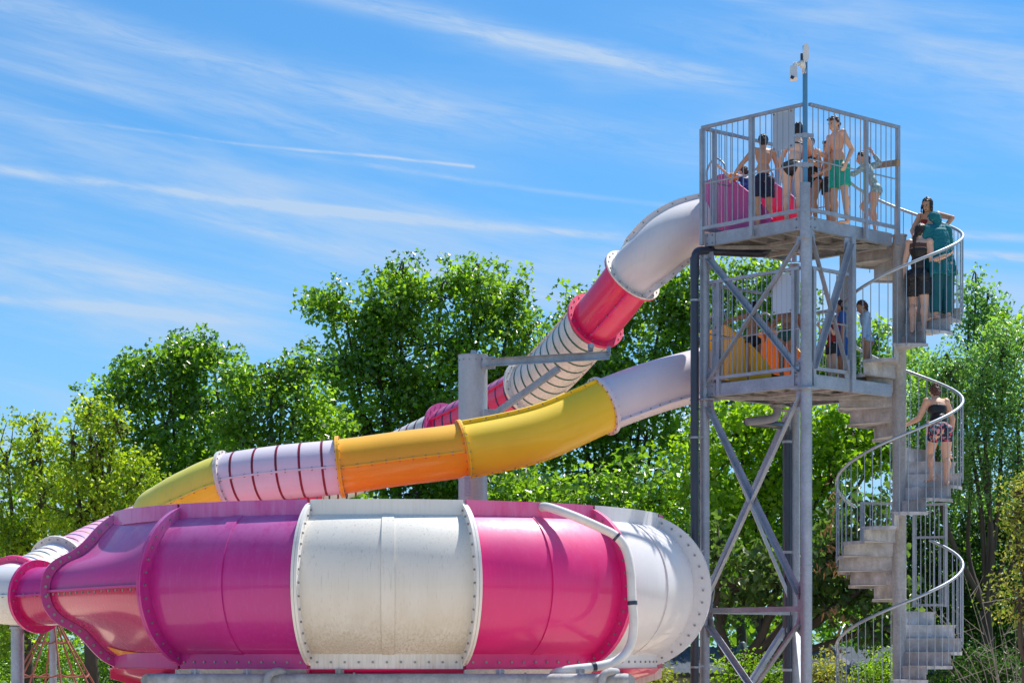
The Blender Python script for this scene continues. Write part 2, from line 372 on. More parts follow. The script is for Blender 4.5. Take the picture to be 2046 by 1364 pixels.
MB().grid(rows, False, True).build('waved_flange', M['magenta_sky'], bowl)
mb = MB()
wm = resamp([a.lerp(b, .5) for a, b in zip(wv, wo)], 24)
for q in wm: mb.bolt(q+pn*.03, pn, .021, .026)
mb.build('flange_bolts', M['bolt'], bowl, 'stuff')
# thin orange patch over the bottom of the entry's lower shell
rows = [[wb[k].lerp(jb[k], s)+Vector((-.01, -.022-.16*.55*math.sin(pi*s), 0)) for k in kk] for s, kk in ((.12, (17, 18, 19, 20, 21)), (.3, (19, 20, 21, 21, 22)), (.55, (21, 21, 22, 22, 22)), (.8, (22, 22, 22, 22, 23)))]
MB().grid(rows).build('orange_patch', M['orange'], bowl)
for nm, rr, z0, z1 in (('top_lip', 3.885, 3.36, 3.56), ('bottom_lip', 3.875, 1.44, 1.645)):
    rw = []
    for i in range(13):
        ph = PH2+(J0-DJ-PH2)*i/12-.3
        rw.append([bp_(ph, rr-.02, z0), bp_(ph, rr+.022, z0), bp_(ph, rr+.022, z1), bp_(ph, rr-.02, z1)])
    MB().grid(rw, False, True).build(nm, M['magenta_sky'], bowl)
# dish floor panels under the shell, colours half a step out of phase with the shell
for k in range(-3, 10):
    a, b = J0+DJ*k, J0+DJ*(k+1)
    mm = M['white'] if k % 2 else M['pink']
    rows = []
    for i in range(9):
        ph = a+.2+(b-a-.4)*i/8
        rows.append([bp_(ph, 3.93, 1.435), bp_(ph, 3.86, 1.36), bp_(ph, 3.5, 1.25), bp_(ph, 2.2, 1.12), bp_(ph, .5, 1.0)])
    MB().grid(rows).build('dish_panel', mm, bowl)
    if k < 4:
        MB().plate([bp_(a, 3.95, 1.43), bp_(a, 3.95, 1.30), bp_(a, 3.55, 1.18), bp_(a, 3.5, 1.26)], bp_(a+90, 1, 0)-bp_(a+90, 0, 0), .03).build('dish_rib', mm, bowl)
def cat(pts, n=8):
    pts = [Vector(p) for p in pts]; q = [pts[0]*2-pts[1]]+pts+[pts[-1]*2-pts[-2]]; out = []
    for i in range(1, len(q)-2):
        for k in range(n):
            t = k/n; a, b, c, d = q[i-1:i+3]
            out.append(.5*((2*b)+(c-a)*t+(2*a-5*b+4*c-d)*t*t+(3*b-a-3*c+d)*t**3))
    out.append(pts[-1]); return out
# pipe frame and legs
fy = 28.06; fz = 1.298
cr = [Vector((-4.54, fy, fz)), Vector((1.45, fy, fz)), Vector((1.45, 35.0, fz)), Vector((-4.54, 35.0, fz))]
for i in range(4): MB().tube([cr[i], cr[(i+1) % 4]], .085, 16).build('frame_pipe', M['galv_dull'], bowl)
for c in cr + [Vector((-1.6, fy, fz)), Vector((-1.6, 35, fz))]:
    MB().tube([(c.x, c.y, 0), (c.x, c.y, fz-.07)], .08, 14).build('leg', M['galv_dull'], bowl)
for xx in (-3.95, -2.15, -.15, .85, -3.3):
    MB().beam((xx, fy+.02, fz+.06), (xx, fy+.04, 1.44), .11, .012).tube([(xx, fy-.03, fz+.03), (xx, fy+.0, 1.44)], .016, 8).build('bracket', M['galv_dull'], bowl)
for xx in (-3.0, 1.15):
    MB().tube(cat([(xx+.16, fy+.06, 1.40), (xx+.05, fy-.08, 1.405), (xx-.03, fy-.14, 1.33), (xx-.03, fy-.13, 1.1)], 4), .05, 12).build('elbow_pipe', M['galv_dull'], bowl)
for xx in (-2.9, -1.98, .15): MB().tube([(xx, fy, fz), (xx+.03, fy, fz)], .10, 16).build('pipe_coupling', M['galv_dull'], bowl)

# white hose strapped over the bowl
HO = [(1072, 1022, 28.95), (1082, 1013, 28.75), (1100, 1014, 28.65), (1150, 1032, 28.55), (1200, 1054, 28.6), (1230, 1070, 28.62), (1250, 1096, 28.62), (1260, 1140, 28.58), (1263, 1200, 28.55),
      (1266, 1240, 28.55), (1262, 1280, 28.55), (1248, 1306, 28.5), (1225, 1322, 28.4), (1190, 1331, 28.3), (1140, 1337, 28.2), (1112, 1343, 28.25), (1104, 1350, 28.6)]
hose = thing('hose', P(1230, 1070, 28.6), 'white water hose strapped across the right-hand magenta bowl panel', 'hose')
hp = cat([P(*q) for q in HO], 6)
MB().tube(hp, .058, 14).build('pipe', M['pipe_white'], hose)
for q in (30, 48, 78): MB().tube([hp[q].lerp(hp[q+1], 0), hp[q+1]], .066, 12).build('strap', M['blackpipe'], hose)

# ------------------------------------------------------------------ tube slides
class Path:
    def __init__(s, keys, n=10):
        s.n = n; s.p = cat(keys, n); s.fr = []
        for i in range(len(s.p)):
            t = (s.p[min(i+1, len(s.p)-1)]-s.p[max(i-1, 0)]); s.fr.append(frame(t))
    def at(s, k):
        f = max(0, min(len(s.p)-1.001, k*s.n)); i = int(f); q = f-i
        t, sd, u = s.fr[i]; t2, sd2, u2 = s.fr[i+1]
        return s.p[i].lerp(s.p[i+1], q), t.lerp(t2, q).normalized(), sd.lerp(sd2, q).normalized(), u.lerp(u2, q).normalized()
R0 = .405
def tube_section(root, path, k0, k1, cu, cl, rot, stripes=None, nstr=0, seamc=None, seamw=.035, strange=None):
    steps = max(16, int((k1-k0)*14)); sec = None
    for nm, a0, mm in (('upper_shell', 0, cu), ('lower_shell', 180, cl)):  # differing upper and lower colours imitate how light falls on the tube
        rows = []
        for i in range(steps+1):
            c, t, sd, u = path.at(k0+(k1-k0)*i/steps)
            rows.append([c+(sd*math.cos(math.radians(a0+rot+180*j/20))+u*math.sin(math.radians(a0+rot+180*j/20)))*R0 for j in range(21)])
        o = MB().grid(rows).build(nm, M[mm], root); sec = sec or o
    for s_ in (0, 180):
        sb = MB(); bm_ = MB(); prev = None; pc = None; acc = 0
        for i in range(steps+1):
            c, t, sd, u = path.at(k0+(k1-k0)*i/steps); a = math.radians(rot+s_)
            d = sd*math.cos(a)+u*math.sin(a); q = t.cross(d)
            cur = [c+d*(R0-.004)-q*.014, c+d*(R0+seamw)-q*.014, c+d*(R0+seamw)+q*.014, c+d*(R0-.004)+q*.014]
            if prev: sb.grid([prev, cur], False, True)
            prev = cur
            acc += (c-pc).length if pc else 0; pc = c
            if acc > .17:
                acc = 0
                for qq in (-1, 1): bm_.bolt(c+d*(R0+seamw*.55)+q*.014*qq, q*qq, .011, .012)
        sb.build('seam_flange', M[seamc or cu], root); bm_.build('seam_bolts', M['bolt'], root, 'stuff')
    if stripes:
        for i in range(nstr):
            k = k0+(k1-k0)*(i+.7)/(nstr+.4)
            mm = stripes[i % len(stripes)]; rows = []
            c, t, sd, u = path.at(k)
            for e in (-.018, .018):
                c2 = c+t*e
                rows.append([c2+(sd*math.cos(math.radians(a))+u*math.sin(math.radians(a)))*(R0+.004) for a in range(0, 360, 12)])
            MB().grid(rows, True, True).build('stripe', M[mm], sec)
def ring(root, path, k, mm, R=.505, bolts=20, th=.028, mm2=None):
    c, t, sd, u = path.at(k)
    for s_, m_ in ((-1, mm), (1, mm2 or mm)):
        rows = []
        for a in range(0, 361, 10):
            d = sd*math.cos(math.radians(a))+u*math.sin(math.radians(a))
            rows.append([c+d*(R0-.01)+t*s_*.001, c+d*R+t*s_*.001, c+d*R+t*s_*th, c+d*(R0-.01)+t*s_*th])
        MB().grid(rows, False, True).build('ring_flange', M[m_], root)
    mb = MB()
    for i in range(bolts):
        a = 2*pi*(i+.5)/bolts; d = sd*math.cos(a)+u*math.sin(a)
        for s_ in (-1, 1): mb.bolt(c+d*(R0+(R-R0)*.55)+t*s_*th, t*s_, .012, .014)
    mb.build('ring_bolts', M['bolt'], root, 'stuff')
KA = [(1500, 436, 35.1), (1400, 451, 35.0), (1343, 474, 34.9), (1300, 512, 34.92), (1263, 551, 35.12), (1190, 641, 35.85), (1059, 774, 37.6), (893, 860, 39.7), (760, 922, 40.5),
      (620, 975, 40.2), (470, 1013, 38.8), (330, 1042, 36.7), (232, 1080, 35.0), (118, 1136, 33.4), (33, 1178, 32.3), (5, 1188, 31.6), (76, 1191, 31.0), (142, 1187, 30.66)]
A = Path([P(*q) for q in KA])
slA = thing('tube_slide', P(1263, 551, 35.4), 'upper tube slide in pink and white with thin dark bands, starting at the top deck', 'water slide')
tube_section(slA, A, .4, 4, 'white_clean', 'white', 92, seamw=.085)
tube_section(slA, A, 4, 5, 'pink', 'pink', 55, seamc='magenta')
tube_section(slA, A, 5, 6, 'white', 'white', 128, ['st_green'], 10)
tube_section(slA, A, 6, 7, 'pink', 'pink_dull', 160, ['st_navy'], 9)
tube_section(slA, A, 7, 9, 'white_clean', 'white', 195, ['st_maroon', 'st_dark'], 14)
tube_section(slA, A, 9, 11, 'pink_lit', 'pink', 0, ['st_blue', 'st_maroon'], 14)
tube_section(slA, A, 11, 13, 'pink_lit', 'pink', 0, ['st_blue', 'st_tan', 'st_blue', 'st_dark'], 17)
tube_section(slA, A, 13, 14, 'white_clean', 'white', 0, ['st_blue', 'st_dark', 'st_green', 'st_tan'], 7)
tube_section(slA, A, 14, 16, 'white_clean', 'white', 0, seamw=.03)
tube_section(slA, A, 16, 17, 'magenta_sky', 'wine', 0, seamc='magenta_sky')
for k, mm, m2 in ((4, 'white', 'pink'), (5, 'pink', 'pink'), (6, 'white', 'white'), (7, 'pink_dull', 'pink_dull'), (9, 'white', 'white'), (11, 'magenta', 'magenta'), (13, 'white', 'white'), (14, 'magenta', 'magenta'), (16, 'magenta_sky', 'magenta')):
    ring(slA, A, k, mm, mm2=m2)
KB = [P(1500, 724, 35.1), P(1405, 747, 34.9), P(1300, 776, 34.55), P(1205, 811, 34.2), P(1075, 866, 33.85), P(925, 899, 33.6), P(805, 915, 33.5), P(680, 932, 33.45),
      P(565, 943, 33.5), P(455, 960, 33.7), P(383, 990, 33.9), P(340, 1014, 34.1), P(316, 1036, 34.4), Vector((-5.15, 34.95, 3.35)), Vector((-4.6, 35.15, 2.9)), Vector((-4.0, 34.9, 2.6))]
B = Path(KB)
slB = thing('tube_slide', P(925, 899, 33.6), 'lower tube slide in yellow, orange and white, starting at the lower deck', 'water slide')
tube_section(slB, B, .4, 3, 'lilac', 'lilac', 40, seamw=.06)
tube_section(slB, B, 3, 5, 'yellow', 'yellow', 112, seamw=.05)
tube_section(slB, B, 5, 7, 'amber', 'orange', 7, seamw=.02)  # duller top, vivid underside: bounced glow put into the colours
tube_section(slB, B, 7, 9, 'lilac', 'lilac', 4, ['st_maroon'], 5, seamw=.015)
tube_section(slB, B, 9, 15, 'lemon_lit', 'lemon', 10, seamw=.03)
for k, mm, m2 in ((3, 'lilac', 'lilac'), (5, 'yellow', 'orange'), (7, 'amber', 'amber'), (9, 'white', 'white')): ring(slB, B, k, mm, mm2=m2, R=.46)
MB().beam(P(934, 950, 33.15), P(934, 990, 33.15), .09, .07).beam(P(934, 985, 33.2), P(934, 985, 35.0), .07, .07).build('mounting_bracket', M['galv_dull'], slB)

# support column with arms
GD0 = M['galv_dull']
pd = 36.0; pw = P(945, 712, pd)
pole = thing('support_column', (pw.x, pd, 0), 'thick galvanised round column with two arms holding the tube slides', 'column')
MB().tube([(pw.x, pd, 0), (pw.x, pd, pw.z)], .232, 48).build('shaft', mat('column_zinc', (.46, .50, .56), .38, .55, .10, 3, (1, 1, .3), ((.30, .28, .30), (1, 1, .2), 4, .5, .85, .4), spangle=.04), pole)
MB().tube([(pw.x, pd, pw.z), (pw.x, pd, pw.z+.02)], .24, 40).build('cap_plate', M['galv'], pole)
mb = MB()
for k in range(14): a = 2*pi*k/14; mb.bolt((pw.x+.232*math.cos(a), pd+.232*math.sin(a), pw.z-.07), (math.cos(a), math.sin(a), 0), .013, .012)
mb.build('cap_bolts', M['bolt'], pole, 'stuff')
MB().tube([(pw.x, pd, 4.55), (pw.x, pd, 4.565)], .236, 40).build('weld_bead', GD0, pole)
MB().plate([(pw.x-.05, pd, pw.z+.02), (pw.x+.07, pd, pw.z+.02), (pw.x+.05, pd, pw.z+.1), (pw.x-.03, pd, pw.z+.1)], (0, 1, 0), .02).build('lifting_lug', M['galv'], pole)
a0, a1 = P(982, 724, 35.75), P(1218, 710, 34.85)
MB().channel(a0, a1, .11, .06).build('arm', M['galv'], pole)
b0, b1 = P(985, 829, 35.75), P(1116, 736, 35.2)
MB().beam(b0, b1, .09, .09).build('arm', M['galv'], pole)
for a in (a0, b0):
    MB().beam(a+Vector((-.14, .06, 0)), a+Vector((.06, 0, 0)), .02, .2).beam(a+Vector((-.14, .1, -.06)), a+Vector((.03, .06, -.06)), .16, .015).build('gusset', M['galv'], pole)
    mb = MB()
    for e in ((0, .06), (0, -.06), (-.07, .06), (-.07, -.06)): mb.bolt(a+Vector((e[0], -.01, e[1])), (0, -1, 0), .016, .02)
    mb.build('gusset_bolts', M['bolt'], pole, 'stuff')
e = P(1180, 700, 34.95)
MB().beam(e, e+Vector((0, .08, .10)), .08, .05).tube([e+Vector((.02, -.05, .07)), e+Vector((.02, .05, .07))], .04, 12).beam(a1+Vector((-.02, 0, 0)), a1+Vector((-.01, .05, .14)), .06, .04).build('saddle', M['galv'], pole)

# post under the left bend
for px_, dd, y0, rr, lb, ct in ((35, 31.7, 1256, .092, 'pale grey round post under the white bend at far left', 'post'), (106, 38.0, 1225, .062, 'slim dark grey mast behind the left bend, in the rope net', 'mast')):
    q = P(px_, y0, dd); t_ = thing('slide_post' if rr > .08 else 'net_mast', (q.x, dd, 0), lb, ct)
    MB().tube([(q.x, dd, 0), (q.x, dd, q.z)], rr, 20).build('shaft', M['galv'], t_)
    MB().tube([(q.x, dd, q.z), (q.x, dd, q.z+.03)], rr*1.25, 20).build('cap_plate', M['galv'], t_)
    if rr > .08: MB().beam((q.x-.02, dd, q.z), (q.x-.02, dd, q.z+.25), .16, .02).build('saddle', M['galv'], t_)
# rope climbing net
rope_m = mat('brown_red_rope', (.30, .10, .075), .85, 0, .2, 30)
nb = P(106, 1225, 38.0); net = thing('rope_net', (nb.x, 38.0, 0), 'red-brown rope climbing net seen below the far-left tubes', 'climbing net')
apex = Vector((nb.x, 38.0, nb.z)); feet = []
for k in range(8):
    a = 2*pi*(k+.5)/8; feet.append(Vector((nb.x+1.35*math.cos(a), 38.0+1.35*math.sin(a), .05)))
for f_ in feet: MB().tube([apex, apex.lerp(f_, .5)+Vector((0, 0, -.02)), f_], .017, 8).build('rope', rope_m, net)
for lv in (.2, .45, .72):
    for k in range(8):
        a, b = apex.lerp(feet[k], lv), apex.lerp(feet[(k+1) % 8], lv); mdd = (a+b)/2+Vector((0, 0, -.05))
        MB().tube([a, a.lerp(mdd, .55)+Vector((0, 0, -.015)), mdd, b.lerp(mdd, .55)+Vector((0, 0, -.015)), b], .014, 8).build('rope', rope_m, net)

# ------------------------------------------------------------------ tower
Fc = Vector((4.234, 32.4, 0)); U = Vector((-1.339, 1.44, 0)); V = Vector((1.53, 1.42, 0))
Lc, Rc, Bc = Fc+U, Fc+V, Fc+U+V
un, vn = U.normalized(), V.normalized()
ZU, ZL = 7.93, 5.67
def at(p, z): return Vector((p.x, p.y, z))
tower = thing('slide_tower', (Fc+U/2+V/2), 'tall galvanised steel slide tower with two fenced square decks', 'tower')
G = M['galv']; GD = M['galv_dull']
for c, zt, r in ((Lc, ZU-.2, .073), (Fc, ZU-.2, .084), (Bc, ZU-.2, .085)):
    MB().tube([at(c, 0), at(c, zt)], r, 24).build('post', G, tower)
    for z in (2.9, ZL-.22):
        MB().tube([at(c, z-.012), at(c, z)], r+.012, 20).build('post_collar', G, tower)
    MB().plate([at(c, ZL-.23)+un*.16+vn*.16, at(c, ZL-.23)-un*.16+vn*.16, at(c, ZL-.23)-un*.16-vn*.16, at(c, ZL-.23)+un*.16-vn*.16], (0, 0, 1), .02).build('flange_plate', G, tower)
def deck(z):
    hb = .17
    for a, b in ((Lc, Fc), (Fc, Rc), (Rc, Bc), (Bc, Lc)):
        d = (b-a).normalized(); nrm = Vector((-d.y, d.x, 0))
        if nrm.dot((Fc+U/2+V/2)-a) < 0: side = -1
        else: side = 1
        t, sd, u = frame(d); s_ = 1 if sd.dot((Fc+U/2+V/2)-a) > 0 else -1
        MB().channel(at(a, z-.01-hb/2)+d*.1, at(b, z-.01-hb/2)-d*.1, hb, .07, side=s_).build('edge_beam', G, tower)
    cc = Fc+U/2+V/2
    # chequer floor, the stair corner cut away
    ins = .02
    poly = [Fc, Lc, Bc, Bc+(Rc-Bc)*.55, Fc+V*.97+U*.08, Fc+V*.97]
    MB().plate([at(p+(cc-p)*.02, z-.025) for p in poly], (0, 0, 1), .012).build('floor_plate', M['deck'], tower)
    for k in range(1, 6):
        a = Fc+U*k/6+vn*.05; b = a+V*(.93 if k < 3 else .9)
        MB().beam(at(a, z-.09), at(b, z-.09), .045, .10).build('joist', GD, tower)
    for k in (1, 2):
        a = Fc+V*k/3+un*.05; b = a+U*.93
        MB().beam(at(a, z-.165), at(b, z-.165), .07, .05).build('cross_beam', GD, tower)
    MB().beam(at(Lc, z-.20)+(Rc-Lc)*.05, at(Lc, z-.20)+(Rc-Lc)*.95, .06, .05).build('cross_beam', GD, tower)
    for c in (Fc, Lc):
        for d in (un if c is Fc else -un, vn):
            n_ = Vector((-d.y, d.x, 0)); n_ = n_ if n_.y < 0 else -n_
            MB().beam(at(c, z-.095)+d*.02+n_*.012, at(c, z-.095)+d*.22+n_*.012, .014, .19).build('corner_plate', G, tower)
            mb = MB()
            for q in (.07, .17):
                for e in (-.06, .06): mb.bolt(at(c, z-.095+e)+d*q+n_*.02, n_, .014, .016)
            mb.build('corner_bolts', M['bolt'], tower, 'stuff')
deck(ZU); deck(ZL)
BALU = {}
def railing(a, b, z0, z1, posts, root, mid=True, bars=17, out=None, sq=.055):
    d = (b-a).normalized(); L_ = (b-a).length
    r = MB().beam(at(a, z1), at(b, z1), .05, .045).build('railing', G, root)
    MB().beam(at(a, z0+.06), at(b, z0+.06), .045, .05).build('bottom_rail', G, r)
    if mid: MB().tube([at(a, z0+(z1-z0)*mid), at(b, z0+(z1-z0)*mid)], .011, 8).build('middle_rail', M['rail'], r)
    for p in posts:
        q = a+d*L_*p
        MB().beam(at(q, z0-.19), at(q, z1-.02), sq, sq, up=d).build('railing_post', G, r)
    key = round(z1-z0, 3)
    if key not in BALU: BALU[key] = MB().tube([(0, 0, 0), (0, 0, z1-z0-.08)], .0072, 6).mesh('baluster', M['rail'])
    for i in range(bars):
        q = a+d*L_*(i+.6)/(bars+.2)
        if any(abs((i+.6)/(bars+.2)-p) < .02 for p in posts): continue
        link('baluster', BALU[key], r, loc=at(q, z0+.06)-org(r))
    return r
zt = 9.52
ofL = (Vector((un.y, -un.x, 0)) if un.x*0 == 0 else un)*0
nL = -vn*.06; nR = -un*.06
railing(Lc+nL, Fc+nL, ZU+.02, zt, (.0, .5), tower, mid=.46, bars=18)
railing(Fc+nR, Rc+nR, ZU+.02, zt, (.62, .985), tower, mid=.50, bars=17)
railing(Lc-un*-.02, Lc+V*.32, ZU+.02, zt, (.35,), tower, mid=.5, bars=5)
railing(Lc+V*.8, Bc, ZU+.02, zt, (.0, .98), tower, mid=.5, bars=3)
railing(Bc, Bc-U*.42, ZU+.02, ZU+1.2, (.98,), tower, mid=.5, bars=7)
MB().beam(at(Lc, zt), at(Bc, zt), .045, .04).build('back_rail', G, tower)
# lower deck
zt2 = 7.19
railing(Lc+nL*.2+un*-.12, Fc+nL*.2+un*.1, ZL+.02, zt2, (.1, .93), tower, mid=.42, bars=18)
railing(Fc+nR*.3+vn*.1, Fc+nR*.3+V*.44, ZL+.02, zt2, (.05,), tower, mid=.5, bars=5)
railing(Lc+vn*.1, Lc+V*.3, ZL+.02, zt2, (.3,), tower, mid=.5, bars=4)
railing(Bc-U*.03, Bc-U*.6, ZL+.02, ZL+1.25, (.96,), tower, mid=.5, bars=9)
MB().beam(at(Lc, zt2), at(Bc, zt2), .04, .04).build('back_rail', G, tower)
# mid post of the half bay
hb_ = Fc+V*.5
MB().beam(at(hb_, ZL-.2), at(hb_, ZU-.18), .085, .085, up=vn).build('post', G, tower)
MB().beam(at(Bc-U*.5, ZL-.0), at(Bc-U*.5, ZU-.18), .1, .1, up=vn).build('post', G, tower)
# bracing
def brace(a, b, n_, nm='brace'):
    MB().angle(a, b, .075, n_, .01).build(nm, G, tower)
def xb(c0, c1, z0, z1, n_, e=.03):
    d = (c1-c0).normalized()
    brace(at(c0, z0)+d*.1+n_*e, at(c1, z1)-d*.1+n_*e, n_); brace(at(c0, z1)+d*.1-n_*.0, at(c1, z0)-d*.1-n_*.0, n_)
    for c, s_ in ((c0, 1), (c1, -1)):
        for z, up_ in ((z0, 1), (z1, -1)):
            MB().plate([at(c, z-.08*up_)+d*s_*.06, at(c, z-.08*up_)+d*s_*.17, at(c, z+.1*up_)+d*s_*.2, at(c, z+.2*up_)+d*s_*.1, at(c, z+.2*up_)+d*s_*.06], n_, .012).build('gusset_plate', G, tower)
            mb = MB()
            for q in ((.12, .02), (.13, .1)): mb.bolt(at(c, z+q[1]*up_)+d*s_*q[0]-(-n_)*.01, n_, .016, .02)
            mb.build('gusset_bolts', M['bolt'], tower, 'stuff')
nl, nr_ = -vn, -un
z_h = 2.28
xb(Lc, Fc, z_h+.22, ZL-.32, nl); xb(Lc, Fc, ZL+.05, ZU-.36, nl); xb(Lc, Fc, .15, z_h-.2, nl)
xb(Fc, hb_, ZL+.08, ZU-.28, nr_)
xb(Lc, Bc, z_h+.2, ZL-.32, -nr_*0+un); xb(Lc, Bc, .15, z_h-.2, un)
brace(at(Bc, z_h-.2), at(Fc, .2), Vector((1, 0, 0)))
for a, b in ((Lc, Fc), (Lc, Bc)):
    MB().beam(at(a, z_h)+(b-a)*.04, at(b, z_h)-(b-a)*.04, .06, .08).build('strut', G, tower)
for c in (Lc, Fc):
    d = (Fc-Lc).normalized()*(1 if c is Lc else -1)
    MB().beam(at(c, z_h-.22)+d*.1, at(c, z_h+.3)+d*.1, .012, .12, up=d).build('gusset_plate', G, tower)
# blank plates on the railings
for x0, x1, y0, y1, lab in ((1553, 1590, 222, 299, 0), (1553, 1589, 547, 626, 0)):
    tC = (x0+x1)/2; k = (1611-tC)/203
    c = Fc+U*k+nL*.8+Vector((0, .06, 0)); zc = EYE+(HOR-(y0+y1)/2)/F*c.y; hh = (y1-y0)/F*c.y; ww = (x1-x0)/F*c.y/abs(un.x)*.98
    s_ = MB().beam(at(c-un*ww/2, zc), at(c+un*ww/2, zc), .02, hh).build('sign_board', M['plate'], tower)
    mb = MB()
    for sx in (-1, 1):
        for sz in (-1, 1): mb.bolt(at(c+un*sx*ww*.42, zc+sz*hh*.45)-vn*.012, -vn, .014, .014)
    mb.build('sign_bolts', M['bolt'], s_, 'stuff')
# slide inlets on the decks
def inlet(zd, path, m_in, m_side, label_part, hmax):
    c1, t1, s1, u1 = path.at(.5)
    p1 = Vector(c1); p0 = at(Fc+U*.50+V*.42, zd)
    rows = []; ns = 14; outer = []
    for i in range(ns+1):
        s = i/ns; c = Vector((p0.x+(p1.x-p0.x)*s, p0.y+(p1.y-p0.y)*s, 0)); d = Vector((p1.x-p0.x, p1.y-p0.y, 0)).normalized(); sd = Vector((d.y, -d.x, 0))
        zb = zd+.05+(p1.z-R0-zd-.05)*s**2
        hw = .40+.06*math.sin(pi*s); h = .10+hmax*min(1, s*1.5)**.8*(1-.12*s)
        pts = []
        for j in range(13):
            q = -1+2*j/12; aa = abs(q)
            if aa < .5: pts.append(at(c+sd*hw*q*1.9*1., zb+.02+.1*aa))
            else: pts.append(at(c+sd*hw*math.copysign(.95+.10*(aa-.5)*2, q), zb+.07+(h-.07)*(aa-.5)*2))
        rows.append(pts)
        outer.append([pts[0]-sd*-.0, pts[0]-sd*.05+Vector((0, 0, .0)), pts[0]-sd*.05-Vector((0, 0, .03))])
    o = MB().grid(rows).build('slide_inlet', M[m_in], tower)
    for idx, sg in ((0, -1), (12, 1)):
        mb = MB()
        rr = [r[idx] for r in rows]; mb.tube(rr, .022, 8); mb.build('rolled_rim', M[m_side], o)
        rw = [[r[idx], Vector((r[idx].x, r[idx].y, zd+.02))+Vector((0, 0, 0))] for r in rows]
        MB().grid(rw).build('side_wall', M[m_side], o)
    g0 = rows[11][0]; 
    for idx in (0, 12):
        gp = [rows[9][idx], rows[9][idx]+Vector((0, 0, .16)), rows[11][idx]+Vector((0, 0, .3)), rows[13][idx]+Vector((0, 0, .2)), rows[13][idx]]
        MB().tube(cat(gp, 5), .016, 10).build('grab_rail', G, o)
inlet(ZU, A, 'pink', 'pink_dull', '', .95)
inlet(ZL, B, 'orange', 'amber', '', .92)

# wooden bar across the stair opening
wb_ = thing('wooden_bar', P(1760, 332, 34.6), 'weathered wooden bar across the top of the stair opening', 'bar')
MB().beam(P(1742, 332, 34.9), P(1795, 325, 33.6), .05, .09).build('plank', mat('weathered_wood', (.36, .25, .15), .8, 0, .25, 8, (1, 6, 6)), wb_)
mb = MB(); mb.bolt(P(1784, 326, 33.75), (0, -1, 0), .025, .02); mb.build('bar_bolt', M['bolt'], wb_)
# mast and devices
mast = thing('mast_pole', at(Fc, ZU-.2), 'slim blue-grey mast rising from the front corner of the top deck', 'mast')
mz = EYE+(HOR-92)/F*32.3
mp_ = Fc+Vector((-.03, -.10, 0))
MB().tube([at(mp_, ZU-.35), at(mp_, ZU+.45)], .075, 18).build('sleeve', G, mast)
MB().tube([at(mp_, ZU+.3), at(mp_, mz)], .036, 16).build('shaft', mat('blue_painted_steel', (.10, .26, .42), .4, .3, .1), mast)
for z in (8.6, 9.02):
    MB().tube([at(mp_, z), at(mp_, z+.07)], .055, 12).beam(at(mp_, z+.035)-Vector((.14, .02, 0)), at(mp_, z+.035)+Vector((.12, -.02, 0)), .03, .05).build('clamp', G, mast)
wp = mat('white_device_plastic', (.72, .72, .74), .4, 0, .03)
an = thing('wireless_antenna', P(1609, 105, 32.2), 'oblong white antenna panel at the tip of the mast', 'antenna')
prof = []
for i in range(16):
    a = 2*pi*i/16; prof.append((math.copysign(abs(math.cos(a))**.8, math.cos(a))*.041, math.copysign(abs(math.sin(a))**.5, math.sin(a))*.125))
ac = P(1610, 106, 32.14)
MB().plate([ac+Vector((q[0], 0, q[1])) for q in prof], (0, 1, 0), .07).build('housing', wp, an)
MB().tube([ac+Vector((.0, .02, -.12)), ac+Vector((.01, .02, -.19)), ac+Vector((-.015, .03, -.3))], .006, 6).build('cable', M['blackpipe'], an)
MB().beam(ac+Vector((-.045, .05, .0)), ac+Vector((-.045, .05, -.09)), .05, .06).build('bracket', M['blackpipe'], an)
cm = thing('security_camera', P(1590, 140, 32.2), 'white security camera hanging from its arm on the mast', 'camera')
c0 = P(1603, 128, 32.2); c1_ = P(1587, 127, 32.1)
MB().tube([c0+Vector((.03, .05, .13)), c0+Vector((.03, .04, -.12))], .03, 12).build('back_plate', wp, cm)
MB().tube([c0+Vector((.03, 0, 0)), c0, c0.lerp(c1_, .4)], [.055, .065, .035], 14).build('junction', wp, cm)
MB().tube([c0, c1_, c1_+Vector((-.01, 0, -.045))], .022, 10).build('arm', wp, cm)
cb = P(1586, 146, 32.05)
MB().beam(cb+Vector((0, .05, .09)), cb+Vector((0, -.0, -.09)), .095, .11, up=Vector((0, 1, 0))).build('body', wp, cm)
MB().beam(cb+Vector((-.02, -.05, -.06)), cb+Vector((-.035, -.055, -.092)), .05, .03, up=Vector((0, 1, 0))).build('lens', M['blackpipe'], cm)

# drain pipes
dp = thing('drain_pipe', at(Lc+Vector((-.2, -.05, 0)), 0), 'long dark vertical drain pipe beside the left tower post', 'pipe')
px0 = P(1388, 500, 33.7)
pts = [P(1536, 478, 34.0), P(1536, 492, 34.0), P(1530, 503, 34.0), P(1515, 506, 34.0), P(1440, 503, 33.9), P(1402, 501, 33.75), P(1391, 506, 33.7), P(1388, 520, 33.7)]
MB().tube(cat(pts, 5), .062, 16).build('elbow', M['blackpipe'], dp)
MB().tube([P(1388, 516, 33.7), P(1388, 1310, 33.7), Vector((px0.x, 33.7, 0))], .063, 18).build('pipe', M['blackpipe'], dp)
for y in (514, 598, 872, 1100, 1330): 
    q = P(1388, y, 33.7); MB().tube([q, q+Vector((0, 0, -.03 if y > 520 else -.3))], .071, 18).build('coupling' if y < 520 else 'clip', M['blackpipe'] if y < 520 else G, dp)
    MB().beam(q, q+Vector((.17, .1, 0)), .03, .03).build('clip_arm', G, dp)
dp2 = thing('drain_pipe', (P(1573, 1310, 35.2).x, 35.2, 0), 'dark drain pipe dropping behind the tower from the lower deck', 'pipe')
pts = [P(1553, 795, 34.3), P(1553, 818, 34.3), P(1549, 832, 34.3), P(1530, 838, 34.3), P(1492, 842, 34.2)]
